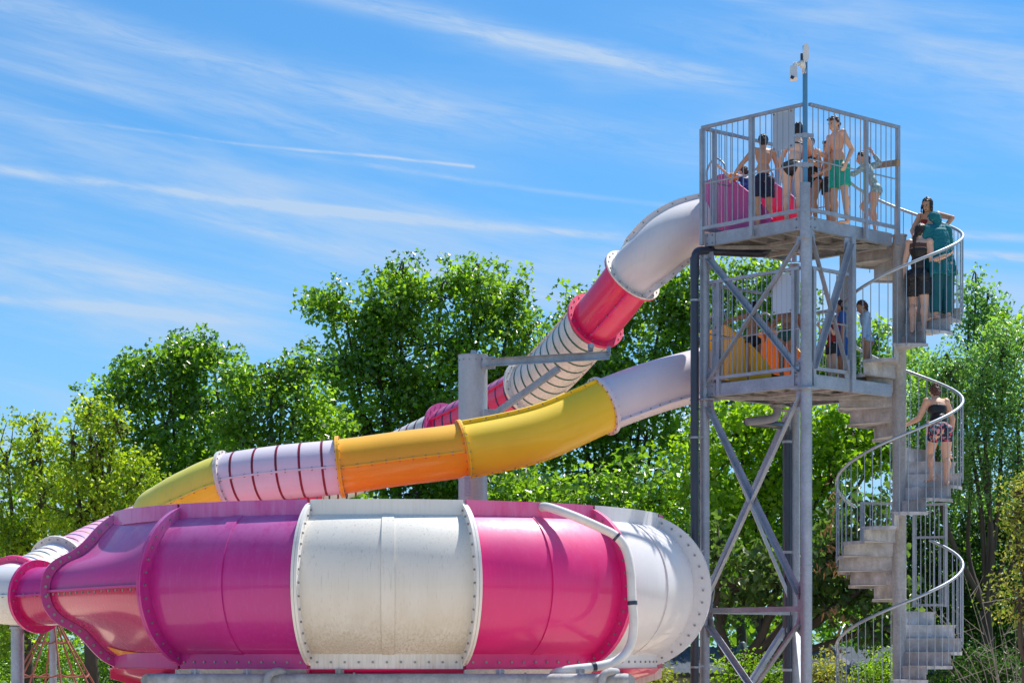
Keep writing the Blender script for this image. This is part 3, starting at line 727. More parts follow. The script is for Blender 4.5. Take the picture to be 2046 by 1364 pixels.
MB().tube(cat(pts, 5), .065, 16).build('elbow', mat('grey_pipe', (.22, .23, .27), .4, 0, .1), dp2)
MB().tube([P(1553, 800, 34.3), P(1553, 806, 34.3)], .11, 16).tube([P(1553, 809, 34.3), P(1553, 814, 34.3)], .11, 16).build('flange', GD, dp2)
MB().tube(cat([P(1492, 842, 34.25), P(1545, 848, 34.7), P(1566, 852, 35.1), P(1573, 870, 35.2)], 4), .062, 14).build('elbow', M['blackpipe'], dp2)
q = P(1573, 866, 35.2); MB().tube([q, (q.x, 35.2, 0)], .072, 18).build('pipe', M['blackpipe'], dp2)
for y in (880, 1100, 1335):
    q = P(1573, y, 35.2); MB().tube([q, q+Vector((0, 0, -.04))], .08, 18).build('clip', G, dp2); MB().beam(q, q+Vector((.16, .05, 0)), .03, .03).build('clip_arm', G, dp2)

# ------------------------------------------------------------------ spiral stair
SC = Vector((P(1797, 0, 33.9).x, 33.9, 0)); SR = .92
stair = thing('spiral_staircase', SC, 'galvanised spiral staircase with solid risers right of the tower', 'staircase')
def zpx(y, d=33.9): return EYE+(HOR-y)/F*d
TURN = 327/F*33.9; STEP = TURN/12
zR = zpx(948)          # tread level at azimuth 0 (+x), descending towards the front (-90)
def treadz(az_steps): return zR+az_steps*STEP      # azimuth = 30*steps degrees, rising anticlockwise
top_n = 0
while treadz(top_n+1) < ZU-.02: top_n += 1
MB().tube([at(SC, 0), at(SC, ZU-.02)], .104, 24).build('column', GD, stair)
MB().tube([at(SC, ZU-.02), at(SC, ZU)], .12, 24).build('column_cap', GD, stair)
def sp(az, r, z): a = math.radians(az); return Vector((SC.x+r*math.cos(a), SC.y+r*math.sin(a), z))
n0 = -int((zR-.1)/STEP)
for n in range(n0, top_n+1):
    z = treadz(n); a0_, a1_ = 30*n-15, 30*n+17
    t = MB()
    top = [sp(a0_-2.2, .09, z)]+[sp(a0_-2.2+(a1_-a0_+2.2)*k/5, SR+.004, z) for k in range(6)]+[sp(a1_, .09, z)]
    t.plate(top, (0, 0, 1), .008)
    q0, q1 = sp(a0_+.6, .09, z-STEP/2), sp(a0_+.3, SR-.012, z-STEP/2)
    t.beam(q0, q1, .006, STEP-.012)
    t.beam(sp(a0_, .1, z-.015), sp(a0_, SR, z-.015), .02, .02)
    rim = [sp(a0_+(a1_-a0_)*k/5, SR+.003, z-.02) for k in range(6)]
    for a, b in zip(rim, rim[1:]): t.beam(a, b, .006, .05)
    for e in (.16, .5, .84): t.bolt(sp(a0_, .1+.8*e, z-STEP+.02), sp(a0_-90, 1, 0)-Vector((SC.x, SC.y, 0)), .010, .012)
    t.build('tread', M['tread'], stair)
HRH = 1.17
def hr(azs): return sp(30*azs, SR+.02, treadz(azs)+HRH)
def railspan(s0, s1):
    k = int((s1-s0)*4)
    MB().tube([hr(s0+(s1-s0)*i/k) for i in range(k+1)], .023, 12).build('handrail', M['rail'], stair)
    s = s0+.15
    bm_ = BALU.setdefault('sp', MB().tube([(0, 0, 0), (0, 0, HRH+.02)], .0068, 6).mesh('baluster', M['rail']))
    while s < s1:
        q = hr(s); nn = math.floor(s+.5); zb = treadz(nn)-.03
        link('baluster', bm_, stair, loc=Vector((q.x, q.y, q.z-HRH-.02))-org(stair)); s += .27
def turn_at(y): return (zpx(y)-zR)/STEP
# spans of rail, open where the decks join the stair
railspan(6.3, 16.6); railspan(-7.8, 4.4); railspan(n0+.5, -10.3)
# gate panel at the back of the lower turn
gz0, gz1 = zpx(1212, 34.7), zpx(1005, 34.7)
ga, gb = P(1826, 0, 34.75), P(1890, 0, 34.55)
for q in (ga, gb): MB().beam(Vector((q.x, q.y, gz0)), Vector((q.x, q.y, gz1)), .045, .045, up=Vector((1, 0, 0))).build('gate_post', G, stair)
for z in (gz0+.03, gz1-.02, zpx(1073, 34.7)): MB().beam(Vector((ga.x, ga.y, z)), Vector((gb.x, gb.y, z)), .035, .035).build('gate_rail', G, stair)
for i in range(7):
    q = ga.lerp(gb, (i+.5)/7); MB().tube([(q.x, q.y, gz0), (q.x, q.y, gz1)], .0075, 6).build('gate_bar', G, stair)
ga, gb = P(1722, 0, 34.6), P(1788, 0, 34.75); gz0, gz1 = zpx(1085, 34.7), zpx(1003, 34.7)
for q in (ga, gb): MB().beam(Vector((q.x, q.y, gz0)), Vector((q.x, q.y, gz1)), .05, .05, up=Vector((1, 0, 0))).build('gate_post', G, stair)
for z in (gz1-.02,): MB().beam(Vector((ga.x, ga.y, z)), Vector((gb.x, gb.y, z)), .04, .035).build('gate_rail', G, stair)
for i in range(6):
    q = ga.lerp(gb, (i+.5)/6); MB().tube([(q.x, q.y, gz0), (q.x, q.y, gz1)], .0075, 6).build('gate_bar', G, stair)
# ------------------------------------------------------------------ people
SK = {}
def skin(name, c):
    m_ = mat(name, c, .5, 0, .08, 6); b = m_.node_tree.nodes['Principled BSDF']
    b.inputs['Subsurface Weight'].default_value = .15; b.inputs['Subsurface Radius'].default_value = (.02, .008, .004); b.inputs['Subsurface Scale'].default_value = .5
    return m_
SK['tan'] = skin('tanned_skin', (.58, .31, .19)); SK['fair'] = skin('fair_skin', (.74, .46, .35)); SK['brown'] = skin('brown_skin', (.42, .22, .13)); SK['pinkish'] = skin('rosy_skin', (.70, .41, .29))  # four plain skin tones
HAIR = {'dark': mat('dark_hair', (.018, .012, .010), .4, 0, .3, 30, (1, 1, .2), bump=.6), 'brown': mat('brown_hair', (.055, .025, .018), .45, 0, .3, 30, (1, 1, .2), bump=.6), 'chest': mat('chestnut_hair', (.10, .04, .03), .45, 0, .3, 30, bump=.6)}
def cloth(n, c, var=.12, r=.75): return mat(n, c, r, 0, var, 12, bump=.3)
CL = dict(navy=cloth('navy_cloth', (.012, .016, .05)), black=cloth('black_lycra', (.010, .010, .013), r=.45), teal=cloth('teal_cloth', (.0, .16, .20)), mint=cloth('turquoise_cloth', (.01, .38, .27)),
          green=cloth('bottle_green_lycra', (.01, .09, .07), r=.5), red=cloth('red_cloth', (.28, .02, .02)), blue=cloth('royal_blue_cloth', (.03, .14, .5)), sky=cloth('pale_blue_lycra', (.40, .60, .85)),
          grey=cloth('pale_teal_lycra', (.25, .38, .40)), orange=cloth('orange_plastic', (.9, .22, .02), r=.35), tealdeep=cloth('deep_teal_cloth', (.0, .10, .13)), mesh=cloth('sheer_black_mesh', (.09, .045, .04)))
def spotted(name, base, cols, scale, thr):
    m_ = mat(name, base, .7); nt = m_.node_tree; N = nt.nodes; L = nt.links; b = N['Principled BSDF']
    tc = N.new('ShaderNodeTexCoord'); prev = None
    src = b.inputs['Base Color'].links[0].from_socket
    for i, c in enumerate(cols):
        n = N.new('ShaderNodeTexNoise'); n.inputs['Scale'].default_value = scale; n.inputs['Detail'].default_value = 2; mp = N.new('ShaderNodeMapping'); mp.inputs['Location'].default_value = (i*7.7, i*3, i)
        L.new(tc.outputs['Object'], mp.inputs[0]); L.new(mp.outputs[0], n.inputs[0])
        r = N.new('ShaderNodeMapRange'); r.inputs[1].default_value = thr; r.inputs[2].default_value = thr+.03; L.new(n.outputs[0], r.inputs[0])
        mx = N.new('ShaderNodeMix'); mx.data_type = 'RGBA'; L.new(r.outputs[0], mx.inputs[0]); L.new(src, mx.inputs[6]); mx.inputs[7].default_value = (*c, 1); src = mx.outputs[2]
    L.new(src, b.inputs['Base Color']); return m_
CL['floral'] = spotted('floral_cloth', (.01, .014, .04), [(.55, .05, .12), (.10, .28, .36), (.6, .25, .3)], 17, .58)
CL['camo'] = spotted('blue_patterned_cloth', (.01, .04, .22), [(.5, .6, .75), (.04, .14, .5)], 16, .56)
CL['speck'] = spotted('speckled_pale_cloth', (.25, .38, .40), [(.5, .6, .6)], 40, .56)
V3 = Vector
def nz(v): return Vector(v).normalized()
def ell(c, r, ax=None, n=14):
    """ellipsoid, radii r along axes ax"""
    ax = ax or (V3((1, 0, 0)), V3((0, 1, 0)), V3((0, 0, 1))); vs = []; fs = []; m_ = n//2
    for i in range(m_+1):
        th = pi*i/m_
        for k in range(n):
            ph = 2*pi*k/n; q = (math.sin(th)*math.cos(ph)*r[0], math.sin(th)*math.sin(ph)*r[1], math.cos(th)*r[2]); vs.append(c+ax[0]*q[0]+ax[1]*q[1]+ax[2]*q[2])
    for i in range(m_):
        for k in range(n): fs.append((i*n+k, (i+1)*n+k, (i+1)*n+(k+1) % n, i*n+(k+1) % n))
    return vs, fs
def caps(a, b, ra, rb, fl=1.0, sidev=None, n=12, flat=False, bulge=0):
    a, b = V3(a), V3(b); t = (b-a); L_ = t.length; t = t/max(L_, 1e-6)
    if sidev is None or abs(V3(sidev).dot(t)) > .98: _, s, u = frame(t)
    else: s = (V3(sidev)-t*V3(sidev).dot(t)).normalized(); u = t.cross(s)
    st = []
    if not flat: st += [(-ra*math.cos(q), ra*math.sin(q)) for q in (0.02, .5, 1.0)]
    st += [(L_*k/5, ra+(rb-ra)*k/5+bulge*math.sin(pi*min(1, k/5*1.25))*ra) for k in range(6)]
    if not flat: st += [(L_+rb*math.cos(q), rb*math.sin(q)) for q in (1.0, .5, .02)]
    vs = []; fs = []
    for d, r in st:
        for k in range(n):
            an = 2*pi*k/n; vs.append(a+t*d+s*math.cos(an)*r+u*math.sin(an)*r*fl)
    m_ = len(st)
    for i in range(m_-1):
        for k in range(n): fs.append((i*n+k, i*n+(k+1) % n, (i+1)*n+(k+1) % n, (i+1)*n+k))
    fs.append(tuple(range(n))[::-1]); fs.append(tuple(range((m_-1)*n, m_*n)))
    return vs, fs
def remesh(prims, vox, sm=3, name='body', disp=0):
    mb = MB()
    for vs, fs in prims: mb.add(vs, fs)
    me = mb.mesh(name, None); o = bpy.data.objects.new(name, me); COL.objects.link(o)
    r = o.modifiers.new('r', 'REMESH'); r.mode = 'VOXEL'; r.voxel_size = vox; r.use_smooth_shade = True
    if disp:
        tx = bpy.data.textures.new('n', 'CLOUDS'); tx.noise_scale = .025; d = o.modifiers.new('d', 'DISPLACE'); d.texture = tx; d.strength = disp; d.mid_level = .5
    s = o.modifiers.new('s', 'SMOOTH'); s.factor = .5; s.iterations = sm
    dg = bpy.context.evaluated_depsgraph_get(); dg.update()
    m2 = bpy.data.meshes.new_from_object(o.evaluated_get(dg)); m2.name = name
    bpy.data.objects.remove(o); bpy.data.meshes.remove(me)
    m2.polygons.foreach_set('use_smooth', [True]*len(m2.polygons)); m2.materials.clear(); return m2
def shell(me, bones, region, off, mt, name, sm=0):
    """cloth that follows the body: faces whose nearest bone lies in region, moved outwards"""
    n = len(me.vertices); co = np.empty(n*3, np.float32); me.vertices.foreach_get('co', co); co = co.reshape(-1, 3)
    no = np.empty(n*3, np.float32); me.vertices.foreach_get('normal', no); no = no.reshape(-1, 3)
    best = np.full(n, 1e9); bi = np.full(n, -1); bt = np.zeros(n); names = list(bones)
    for i, k in enumerate(names):
        a, b, r = bones[k]; a = np.array(a); b = np.array(b); d = b-a; t = np.clip(((co-a)@d)/(d@d), 0, 1)
        q = np.linalg.norm(co-(a+t[:, None]*d), axis=1)/r; m_ = q < best; best[m_] = q[m_]; bi[m_] = i; bt[m_] = ((co-a)@d)[m_]/(d@d)
    ok = np.zeros(n, bool)
    for k, (lo, hi) in region.items():
        if k in names: ok |= (bi == names.index(k)) & (bt >= lo) & (bt <= hi)
    fs = np.array([tuple(p.vertices) for p in me.polygons if len(p.vertices) == 4])
    keep = fs[ok[fs].all(1)]
    if len(keep) == 0: return None
    used, inv = np.unique(keep, return_inverse=True); inv = inv.reshape(keep.shape); m = len(used)
    v = np.concatenate([co[used]+no[used]*off, co[used]+no[used]*off*.1])
    # boundary skirt so the cloth has thickness
    from collections import Counter
    cnt = Counter()
    for q in inv:
        for a, b in zip(q, np.roll(q, -1)): cnt[(min(a, b), max(a, b))] += 1
    sk = []
    for q in inv:
        for a, b in zip(q, np.roll(q, -1)):
            if cnt[(min(a, b), max(a, b))] == 1: sk.append((b, a, a+m, b+m))
    r = bpy.data.meshes.new(name); r.from_pydata(v.tolist(), [], [tuple(map(int, q)) for q in inv]+[tuple(map(int, q)) for q in sk])
    r.polygons.foreach_set('use_smooth', [True]*len(r.polygons)); r.materials.append(mt); return r
def person(label, px, d, z0, H, yaw, lean=0, side=0, twist=0, arms=None, legs=None, head=(0, 0), skin_='tan', hair='dark', hairstyle='short', clothes=(), female=False, child=False, wide=1.0, face=False, root_lift=None, group=None, neckf=0):
    rt = thing('person', (X(px, d) if 'X' in globals() else (px-1023)/F*d, d, z0), label, 'person', group)
    yr = math.radians(yaw); fw = V3((-math.sin(yr), math.cos(yr), 0)); rg = V3((math.cos(yr), math.sin(yr), 0)); up = V3((0, 0, 1))
    def lv(v): return (rg*v[0]+fw*v[1]+up*v[2]).normalized()
    W = H*wide; hs = H*(.138 if not child else .155)
    pel = V3((0, 0, 0)); le, sd_ = math.radians(lean), math.radians(side)
    sp_ = (up*math.cos(le)*math.cos(sd_)+fw*math.sin(le)+rg*math.sin(sd_)).normalized()
    tw_ = math.radians(twist); r2 = (rg*math.cos(tw_)+fw*math.sin(tw_)); r2 = (r2-sp_*r2.dot(sp_)).normalized(); f2 = sp_.cross(r2); f2 = -f2 if f2.dot(fw) < 0 and lean < 80 else f2
    f2 = (up.cross(r2)) if abs(sp_.z) > .98 else f2
    waist = pel+sp_*H*.11; sp2 = (sp_+up*.12).normalized() if lean > 25 else sp_
    chest = waist+sp2*H*.125; nb_ = chest+sp2*H*.066
    shl = {s: chest+sp2*H*.055+r2*s*H*(.098 if not female else .088)*wide**.5 for s in (-1, 1)}
    hip = {s: pel+rg*s*H*.05*wide**.5-up*H*.01 for s in (-1, 1)}
    nd = (sp2*.8+up*.5+f2*(.15+neckf)).normalized(); ht = nb_+nd*H*.020
    hy, hp_ = map(math.radians, head); hf = (fw*math.cos(hy)-rg*math.sin(hy)); hr_ = hf.cross(up).normalized(); hf = (hf*math.cos(hp_)-up*math.sin(hp_)); hu = hr_.cross(hf).normalized()
    hc = ht+nd*hs*.32+hu*hs*.20+hf*hs*.08
    P_ = []; B_ = {}
    hipw = .082 if female else .072
    P_ += [ell(pel+up*.0, (W*hipw, W*.058, H*.062), (r2, f2, sp_)), ell(waist-sp_*H*.01, (W*(.062 if female else .071), W*.048, H*.085), (r2, f2, sp_)), ell(chest, (W*(.078 if female else .084), W*.056, H*.105), (r2, f2, sp2)),
           ell(chest+sp2*H*.045, (W*.088, W*.046, H*.045), (r2, f2, sp2)), caps(shl[-1], shl[1], H*.030, H*.030), caps(nb_-sp2*H*.02, ht+nd*hs*.2, H*.036, H*.032), caps(chest+sp2*.05*H, nb_, H*.052, H*.034)]
    for s in (-1, 1): P_.append(ell(hip[s]-f2*W*.022-up*H*.012, (W*.047, W*.045, H*.05), (rg, fw, up)))
    if female and not child:
        for s in (-1, 1): P_.append(ell(chest+f2*W*.045+r2*s*W*.036-sp2*H*.005, (W*.032,)*3))
    if wide > 1.1: P_.append(ell(waist+f2*W*.02, (W*.072, W*.062, H*.07), (r2, f2, sp_)))
    B_['pelvis'] = (pel-sp_*H*.03, waist-sp_*H*.03, H*.062); B_['belly'] = (waist-sp_*H*.03, chest-sp2*H*.03, H*.062); B_['chest'] = (chest-sp2*H*.03, nb_, H*.075); B_['head'] = (ht, hc+hu*hs*.4, H*.05)
    # head
    P_ += [ell(hc+hu*hs*.06-hf*hs*.05, (hs*.335, hs*.41, hs*.42), (hr_, hf, hu)), ell(hc-hu*hs*.17+hf*hs*.12, (hs*.25, hs*.26, hs*.31), (hr_, hf, hu)), ell(hc-hu*hs*.38+hf*hs*.25, (hs*.10, hs*.09, hs*.08), (hr_, hf, hu)),
           caps(hc+hf*hs*.36+hu*hs*.05, hc+hf*hs*.46-hu*hs*.10, hs*.03, hs*.055), ell(hc+hf*hs*.39-hu*hs*.24, (hs*.10, hs*.035, hs*.03), (hr_, hf, hu))]
    for s in (-1, 1): P_.append(ell(hc+hr_*s*hs*.34-hu*hs*.03-hf*hs*.03, (hs*.035, hs*.075, hs*.10), (hr_, hf, hu)))
    arms = arms or {}; legs = legs or {}; hand = {}
    low = 0
    foot = {}
    for s in (-1, 1):
        th, sh = legs.get(s, ((0.03*s, 0, -1), (0, -.03, -1))); th = lv(th); sh = lv(sh)
        kn = hip[s]+th*H*.245; an = kn+sh*H*.235; kr = 1.0 if not child else 1.0
        P_ += [caps(hip[s], kn, W*(.056 if female else .050), W*.034, bulge=.04), caps(kn, an, W*.034, W*.0205), ell(kn.lerp(an, .3)-fw*W*.012, (W*.034, W*.036, H*.07), frame3(sh)), ell(kn, (W*.034,)*3)]
        B_['thigh'+str(s)] = (hip[s], kn, W*.045); B_['shin'+str(s)] = (kn, an, W*.03)
        fd = (fw+rg*s*.18); fd = (fd-up*.12).normalized(); foot[s] = (an, fd)
        heel = an-fd*H*.018-up*H*.022
        P_ += [caps(an, heel, W*.021, W*.020), caps(heel, an+fd*H*.095-up*H*.024, W*.020, W*.017, .75, rg)]
        for k in range(5):
            b_ = an+fd*H*.092-up*H*.027+rg*(k-2)*W*.0095; P_.append(caps(b_, b_+fd*H*(.034-.004*abs(k-(1 if s > 0 else 3))), W*.0075, W*.006, n=8))
        B_['foot'+str(s)] = (heel, an+fd*H*.1, W*.022); low = min(low, (an-up*H*.047).z)
        ua, fa = arms.get(s, ((.12*s, 0, -1), (.06*s, .12, -1))); ua = lv(ua); fa = lv(fa)
        el_ = shl[s]+ua*H*.172; wr = el_+fa*H*.145
        P_ += [ell(shl[s], (W*.036,)*3), caps(shl[s], el_, W*.031, W*.023, bulge=.05), caps(el_, wr, W*.0245, W*.016, bulge=.04)]
        B_['uarm'+str(s)] = (shl[s], el_, W*.028); B_['farm'+str(s)] = (el_, wr, W*.02)
        # hand: palm, four curled fingers, thumb from the side
        hn = (rg*s*-1+fw*.2); hn = (hn-fa*hn.dot(fa)).normalized(); ac = fa.cross(hn).normalized()
        P_.append(ell(wr+fa*H*.028, (H*.024, H*.010, H*.031), (ac, hn, fa), 12)); B_['hand'+str(s)] = (wr, wr+fa*H*.09, H*.02)
        for k, l in enumerate((.86, 1.0, .94, .74)):
            b_ = wr+fa*H*.05+ac*(k-1.5)*H*.0115; m_ = b_+(fa*.9+hn*.25).normalized()*H*.024*l; e_ = m_+(fa*.6+hn*.75).normalized()*H*.021*l
            P_ += [caps(b_, m_, H*.0058, H*.0052, n=8), caps(m_, e_, H*.0052, H*.0045, n=8)]
        tb = wr+fa*H*.018-ac*H*.018; tm = tb+(fa*.6-ac*.6+hn*.35).normalized()*H*.025
        P_ += [caps(tb, tm, H*.007, H*.006, n=8), caps(tm, tm+(fa*.9+hn*.3).normalized()*H*.02, H*.006, H*.005, n=8)]
        hand[s] = wr+fa*H*.05
    lift = V3((0, 0, -low)) if root_lift is None else V3((0, 0, root_lift))
    def tr_(pr): return [([v+lift for v in vs], fs) for vs, fs in pr]
    me = remesh(tr_(P_), .0095, 2, 'body'); me.materials.append(SK[skin_])
    Bn = {k: (a+lift, b+lift, r) for k, (a, b, r) in B_.items()}
    body = link('body', me, rt)
    # hair
    HP = [ell(hc+hu*hs*.13-hf*hs*.10, (hs*.38, hs*.42, hs*.42), (hr_, hf, hu)), ell(hc-hf*hs*.24-hu*hs*.06, (hs*.32, hs*.26, hs*.34), (hr_, hf, hu))]
    if hairstyle == 'fringe': HP += [ell(hc+hf*hs*.26+hu*hs*.34, (hs*.28, hs*.18, hs*.14), (hr_, hf, hu))]
    if hairstyle in ('long', 'wet'):
        for k in range(7):
            a = (k-3)*.42; b_ = hc+hu*hs*.1+hr_*math.sin(a)*hs*.33-hf*math.cos(a)*hs*.28; HP.append(caps(b_, b_-up*hs*(1.0+.15*math.sin(k*2.2))-hf*hs*.08, hs*.11, hs*.05, n=8))
        if hairstyle == 'wet':
            for s in (-1, 1): b_ = hc+hr_*s*hs*.33+hf*hs*.12+hu*hs*.1; HP.append(caps(b_, b_-up*hs*1.05+hr_*s*hs*.12, hs*.07, hs*.025, n=8))
    if hairstyle == 'bun': HP += [ell(hc-hf*hs*.28+hu*hs*.36, (hs*.24, hs*.22, hs*.2), (hr_, hf, hu)), ell(hc-hf*hs*.38+hu*hs*.1, (hs*.16, hs*.14, hs*.16), (hr_, hf, hu))]
    if hairstyle in ('pony', 'braid'):
        b_ = hc-hf*hs*.40+hu*(hs*.18 if hairstyle == 'pony' else -hs*.25); e_ = b_-hf*hs*.22-up*hs*.35; HP += [caps(b_, e_, hs*.13, hs*.12, n=8), caps(e_, e_-up*hs*(1.0 if hairstyle == 'braid' else .55)-hf*hs*.05, hs*.12, hs*.05, n=8)]
    if hairstyle != 'none':
        # keep the face clear
        hm = remesh(tr_(HP), .010, 1, 'hair', .045 if hairstyle in ('bun', 'fringe', 'wet') else .032); cutv = []
        hm.materials.append(HAIR[hair]); n = len(hm.vertices); co = np.empty(n*3, np.float32); hm.vertices.foreach_get('co', co); co = co.reshape(-1, 3)
        rel = co-np.array(hc+lift); fwd = rel@np.array(hf)/hs; upd = rel@np.array(hu)/hs; sdd = np.abs(rel@np.array(hr_))/hs
        push = (upd < .27) & (fwd > .0+.10*(upd > .1)) & (sdd < .30 if hairstyle == 'wet' else sdd < 9)
        co = co-np.array(hf)[None]*np.where(push, np.minimum(.20*hs, (fwd)*hs*.9), 0)[:, None]
        hm.vertices.foreach_set('co', co.astype(np.float32).ravel()); hm.update(); link('hair', hm, rt)
    ey = MB()
    for s in (-1, 1):
        ey.add(*ell(hc+hf*hs*.365+hr_*s*hs*.125+hu*hs*.03+lift, (hs*.042, hs*.02, hs*.022), (hr_, hf, hu), 10), True)
        ey.add(*ell(hc+hf*hs*.375+hr_*s*hs*.13+hu*hs*.105+lift, (hs*.075, hs*.02, hs*.015), (hr_, hf, hu), 10), True)
    me_ = ey.mesh('eyes', HAIR['dark']); link('eyes', me_, rt)
    if face: link('lips', MB().add(*ell(hc+hf*hs*.405-hu*hs*.24+lift, (hs*.085, hs*.03, hs*.022), (hr_, hf, hu), 10), True).mesh('lips', mat('lips', (.42, .10, .09), .4)), rt)
    T = 9
    for c in clothes:
        kind, mt = c[0], CL[c[1]]; pr = None; reg = None; off = .007
        a_, b_ = lift, 0
        if kind in ('shorts', 'longshorts', 'tights'):
            ln = {'shorts': .52, 'longshorts': .72, 'tights': .45}[kind]
            pr = [ell(pel+sp_*H*.008, (W*(hipw+.008), W*.068, H*.06), (r2, f2, sp_))]
            for s in (-1, 1):
                k = B_['thigh'+str(s)]; e_ = k[0].lerp(k[1], ln); pr += [caps(k[0]+up*H*.02, e_, W*.064, W*(.062 if kind != 'tights' else .05), flat=True, n=16), ell(hip[s]-f2*W*.022-up*H*.012, (W*.055, W*.054, H*.056), (rg, fw, up))]
            cut = True
        elif kind == 'brief': reg = {'pelvis': (-2, .72), 'thigh-1': (-3, .02 if len(c) < 3 else c[2]), 'thigh1': (-3, .02 if len(c) < 3 else c[2])}
        elif kind == 'strap': reg = {'chest': (.16, .38)}; off = .005
        elif kind == 'swimsuit': reg = {'pelvis': (-2, 2), 'belly': (-2, 2), 'chest': (-2, c[2] if len(c) > 2 else .55), 'thigh-1': (-3, .04), 'thigh1': (-3, .04)}
        elif kind == 'top': reg = {'belly': (-2, 2), 'pelvis': (.6, 2), 'chest': (-2, c[2] if len(c) > 2 else .35)}
        elif kind == 'rash': reg = {'pelvis': (-2, 2), 'belly': (-2, 2), 'chest': (-2, .86), 'uarm-1': (-3, 3), 'uarm1': (-3, 3), 'farm-1': (-3, .75), 'farm1': (-3, .75), 'thigh-1': (-3, .06), 'thigh1': (-3, .06)}; off = .011
        elif kind == 'tshirt': reg = {'pelvis': (.0, 2), 'belly': (-2, 2), 'chest': (-2, .86), 'uarm-1': (-3, .62), 'uarm1': (-3, .62)}; off = .016
        elif kind == 'yoke': reg = {'chest': (.3, .75)}; off = .009
        elif kind == 'armband':
            for s in (-1, 1):
                k = B_['uarm'+str(s)]; q = MB(); q.add(*[x for x in (tr_([caps(k[0].lerp(k[1], .35), k[0].lerp(k[1], .75), W*.05, W*.05, n=14)])[0])], True); link('armband', q.mesh('armband', mt), rt)
            continue
        elif kind == 'tunic':
            pr = [ell(chest, (W*.098, W*.074, H*.10), (r2, f2, sp2)), caps(chest+sp2*H*.05, pel-up*H*.13, W*.086, W*.108, .80, r2, flat=True, n=22), caps(shl[-1], shl[1], W*.044, W*.044)]
            for s in (-1, 1): pr += [caps(B_['uarm'+str(s)][0], B_['uarm'+str(s)][1], W*.048, W*.044, n=14), caps(B_['farm'+str(s)][0], B_['farm'+str(s)][0].lerp(B_['farm'+str(s)][1], .85), W*.042, W*.036, flat=True, n=14)]
            for k in range(13):
                a = 2*pi*k/13+.15*math.sin(k*3); pr.append(caps(chest-sp2*H*.04+r2*math.cos(a)*W*.080+f2*math.sin(a)*W*.060, pel-up*H*(.13+.02*math.sin(k*2.1))+r2*math.cos(a)*W*.118+f2*math.sin(a)*W*.098, W*.006, W*.015, flat=True, n=8))
        elif kind == 'trousers':
            pr = [ell(pel, (W*.088, W*.07, H*.07), (r2, f2, sp_))]
            for s in (-1, 1):
                pr += [caps(B_['thigh'+str(s)][0], B_['thigh'+str(s)][1], W*.066, W*.050, n=14), caps(B_['shin'+str(s)][0], B_['shin'+str(s)][0].lerp(B_['shin'+str(s)][1], .88), W*.050, W*.046, flat=True, n=14)]
        elif kind == 'hijab':
            pr = [ell(hc+hu*hs*.10-hf*hs*.09, (hs*.42, hs*.47, hs*.47), (hr_, hf, hu)), ell(hc-hf*hs*.22-hu*hs*.10, (hs*.36, hs*.32, hs*.36), (hr_, hf, hu)), caps(hc-hu*hs*.35-hf*hs*.1, nb_, hs*.30, hs*.42, n=16), caps(ht-hf*hs*.1, chest-f2*W*.055-sp2*H*.10, hs*.30, hs*.18, .5, r2)]
        elif kind == 'cap': pr = [ell(hc+hu*hs*.16-hf*hs*.08, (hs*.39, hs*.44, hs*.40), (hr_, hf, hu))]
        elif kind == 'bow': pr = [ell(hc-hf*hs*.42+hu*hs*.2+hr_*s*hs*.14, (hs*.15, hs*.07, hs*.13), (hr_, hf, hu)) for s in (-1, 1)]
        nm = {'tshirt': 't_shirt', 'rash': 'rash_vest', 'brief': 'swim_briefs', 'strap': 'bikini_top', 'longshorts': 'shorts', 'tights': 'swim_shorts', 'yoke': 'mesh_yoke', 'bow': 'hair_bow'}.get(kind, kind)
        if pr:
            cm_ = remesh(tr_(pr), .0095, 2, nm, .026 if kind in ('shorts', 'longshorts', 'tunic', 'hijab') else 0)
            cm_.materials.append(mt); link(nm, cm_, rt)
            if kind == 'hijab':
                n = len(cm_.vertices); co = np.empty(n*3, np.float32); cm_.vertices.foreach_get('co', co); co = co.reshape(-1, 3); rel = co-np.array(hc+lift)
                fwd = rel@np.array(hf)/hs; upd = rel@np.array(hu)/hs; sdd = np.abs(rel@np.array(hr_))/hs
                push = (upd < .26) & (upd > -.45) & (fwd > .12) & (sdd < .27); co = co-np.array(hf)[None]*np.where(push, (fwd-.05)*hs, 0)[:, None]; cm_.vertices.foreach_set('co', co.astype(np.float32).ravel()); cm_.update()
        else:
            sm_ = shell(me, Bn, reg, off, mt, nm)
            if sm_: link(nm, sm_, rt)
    return rt
def frame3(t):
    t, s, u = frame(t); return (s, u, t)
ZUf, ZLf = ZU-.02, ZL-.02
# top deck
person('boy in navy swim shorts, back to us, reaching down beside the pink inlet', 1525, 33.6, ZUf, 1.50, 8, lean=10, side=3, arms={-1: ((-.75, .1, -.85), (-.55, .25, -.8)), 1: ((.35, .1, -.95), (.55, .25, .35))}, head=(0, 12), skin_='tan', clothes=[('longshorts', 'navy')])
person('small child in blue patterned swim vest and orange armbands at the pink inlet', 1497, 34.1, ZUf, 1.12, 40, lean=14, arms={-1: ((-.8, .3, .1), (-.7, .3, .6)), 1: ((.2, .2, -.9), (.1, .5, -.6))}, head=(10, 20), skin_='fair', hair='brown', child=True, clothes=[('tshirt', 'camo'), ('shorts', 'camo'), ('armband', 'orange')])
person('girl in black bikini bending forward beside the front post of the top deck', 1583, 33.0, ZUf, 1.60, -22, lean=28, side=4, arms={-1: ((-.45, .05, -1), (-.05, .1, -1)), 1: ((.2, .7, -.6), (.1, .9, -.1))}, legs={-1: ((-.03, .12, -1), (0, -.06, -1)), 1: ((.06, .05, -1), (0, -.03, -1))}, head=(0, 10), skin_='fair', hairstyle='bun', female=True, clothes=[('brief', 'black'), ('strap', 'black')])
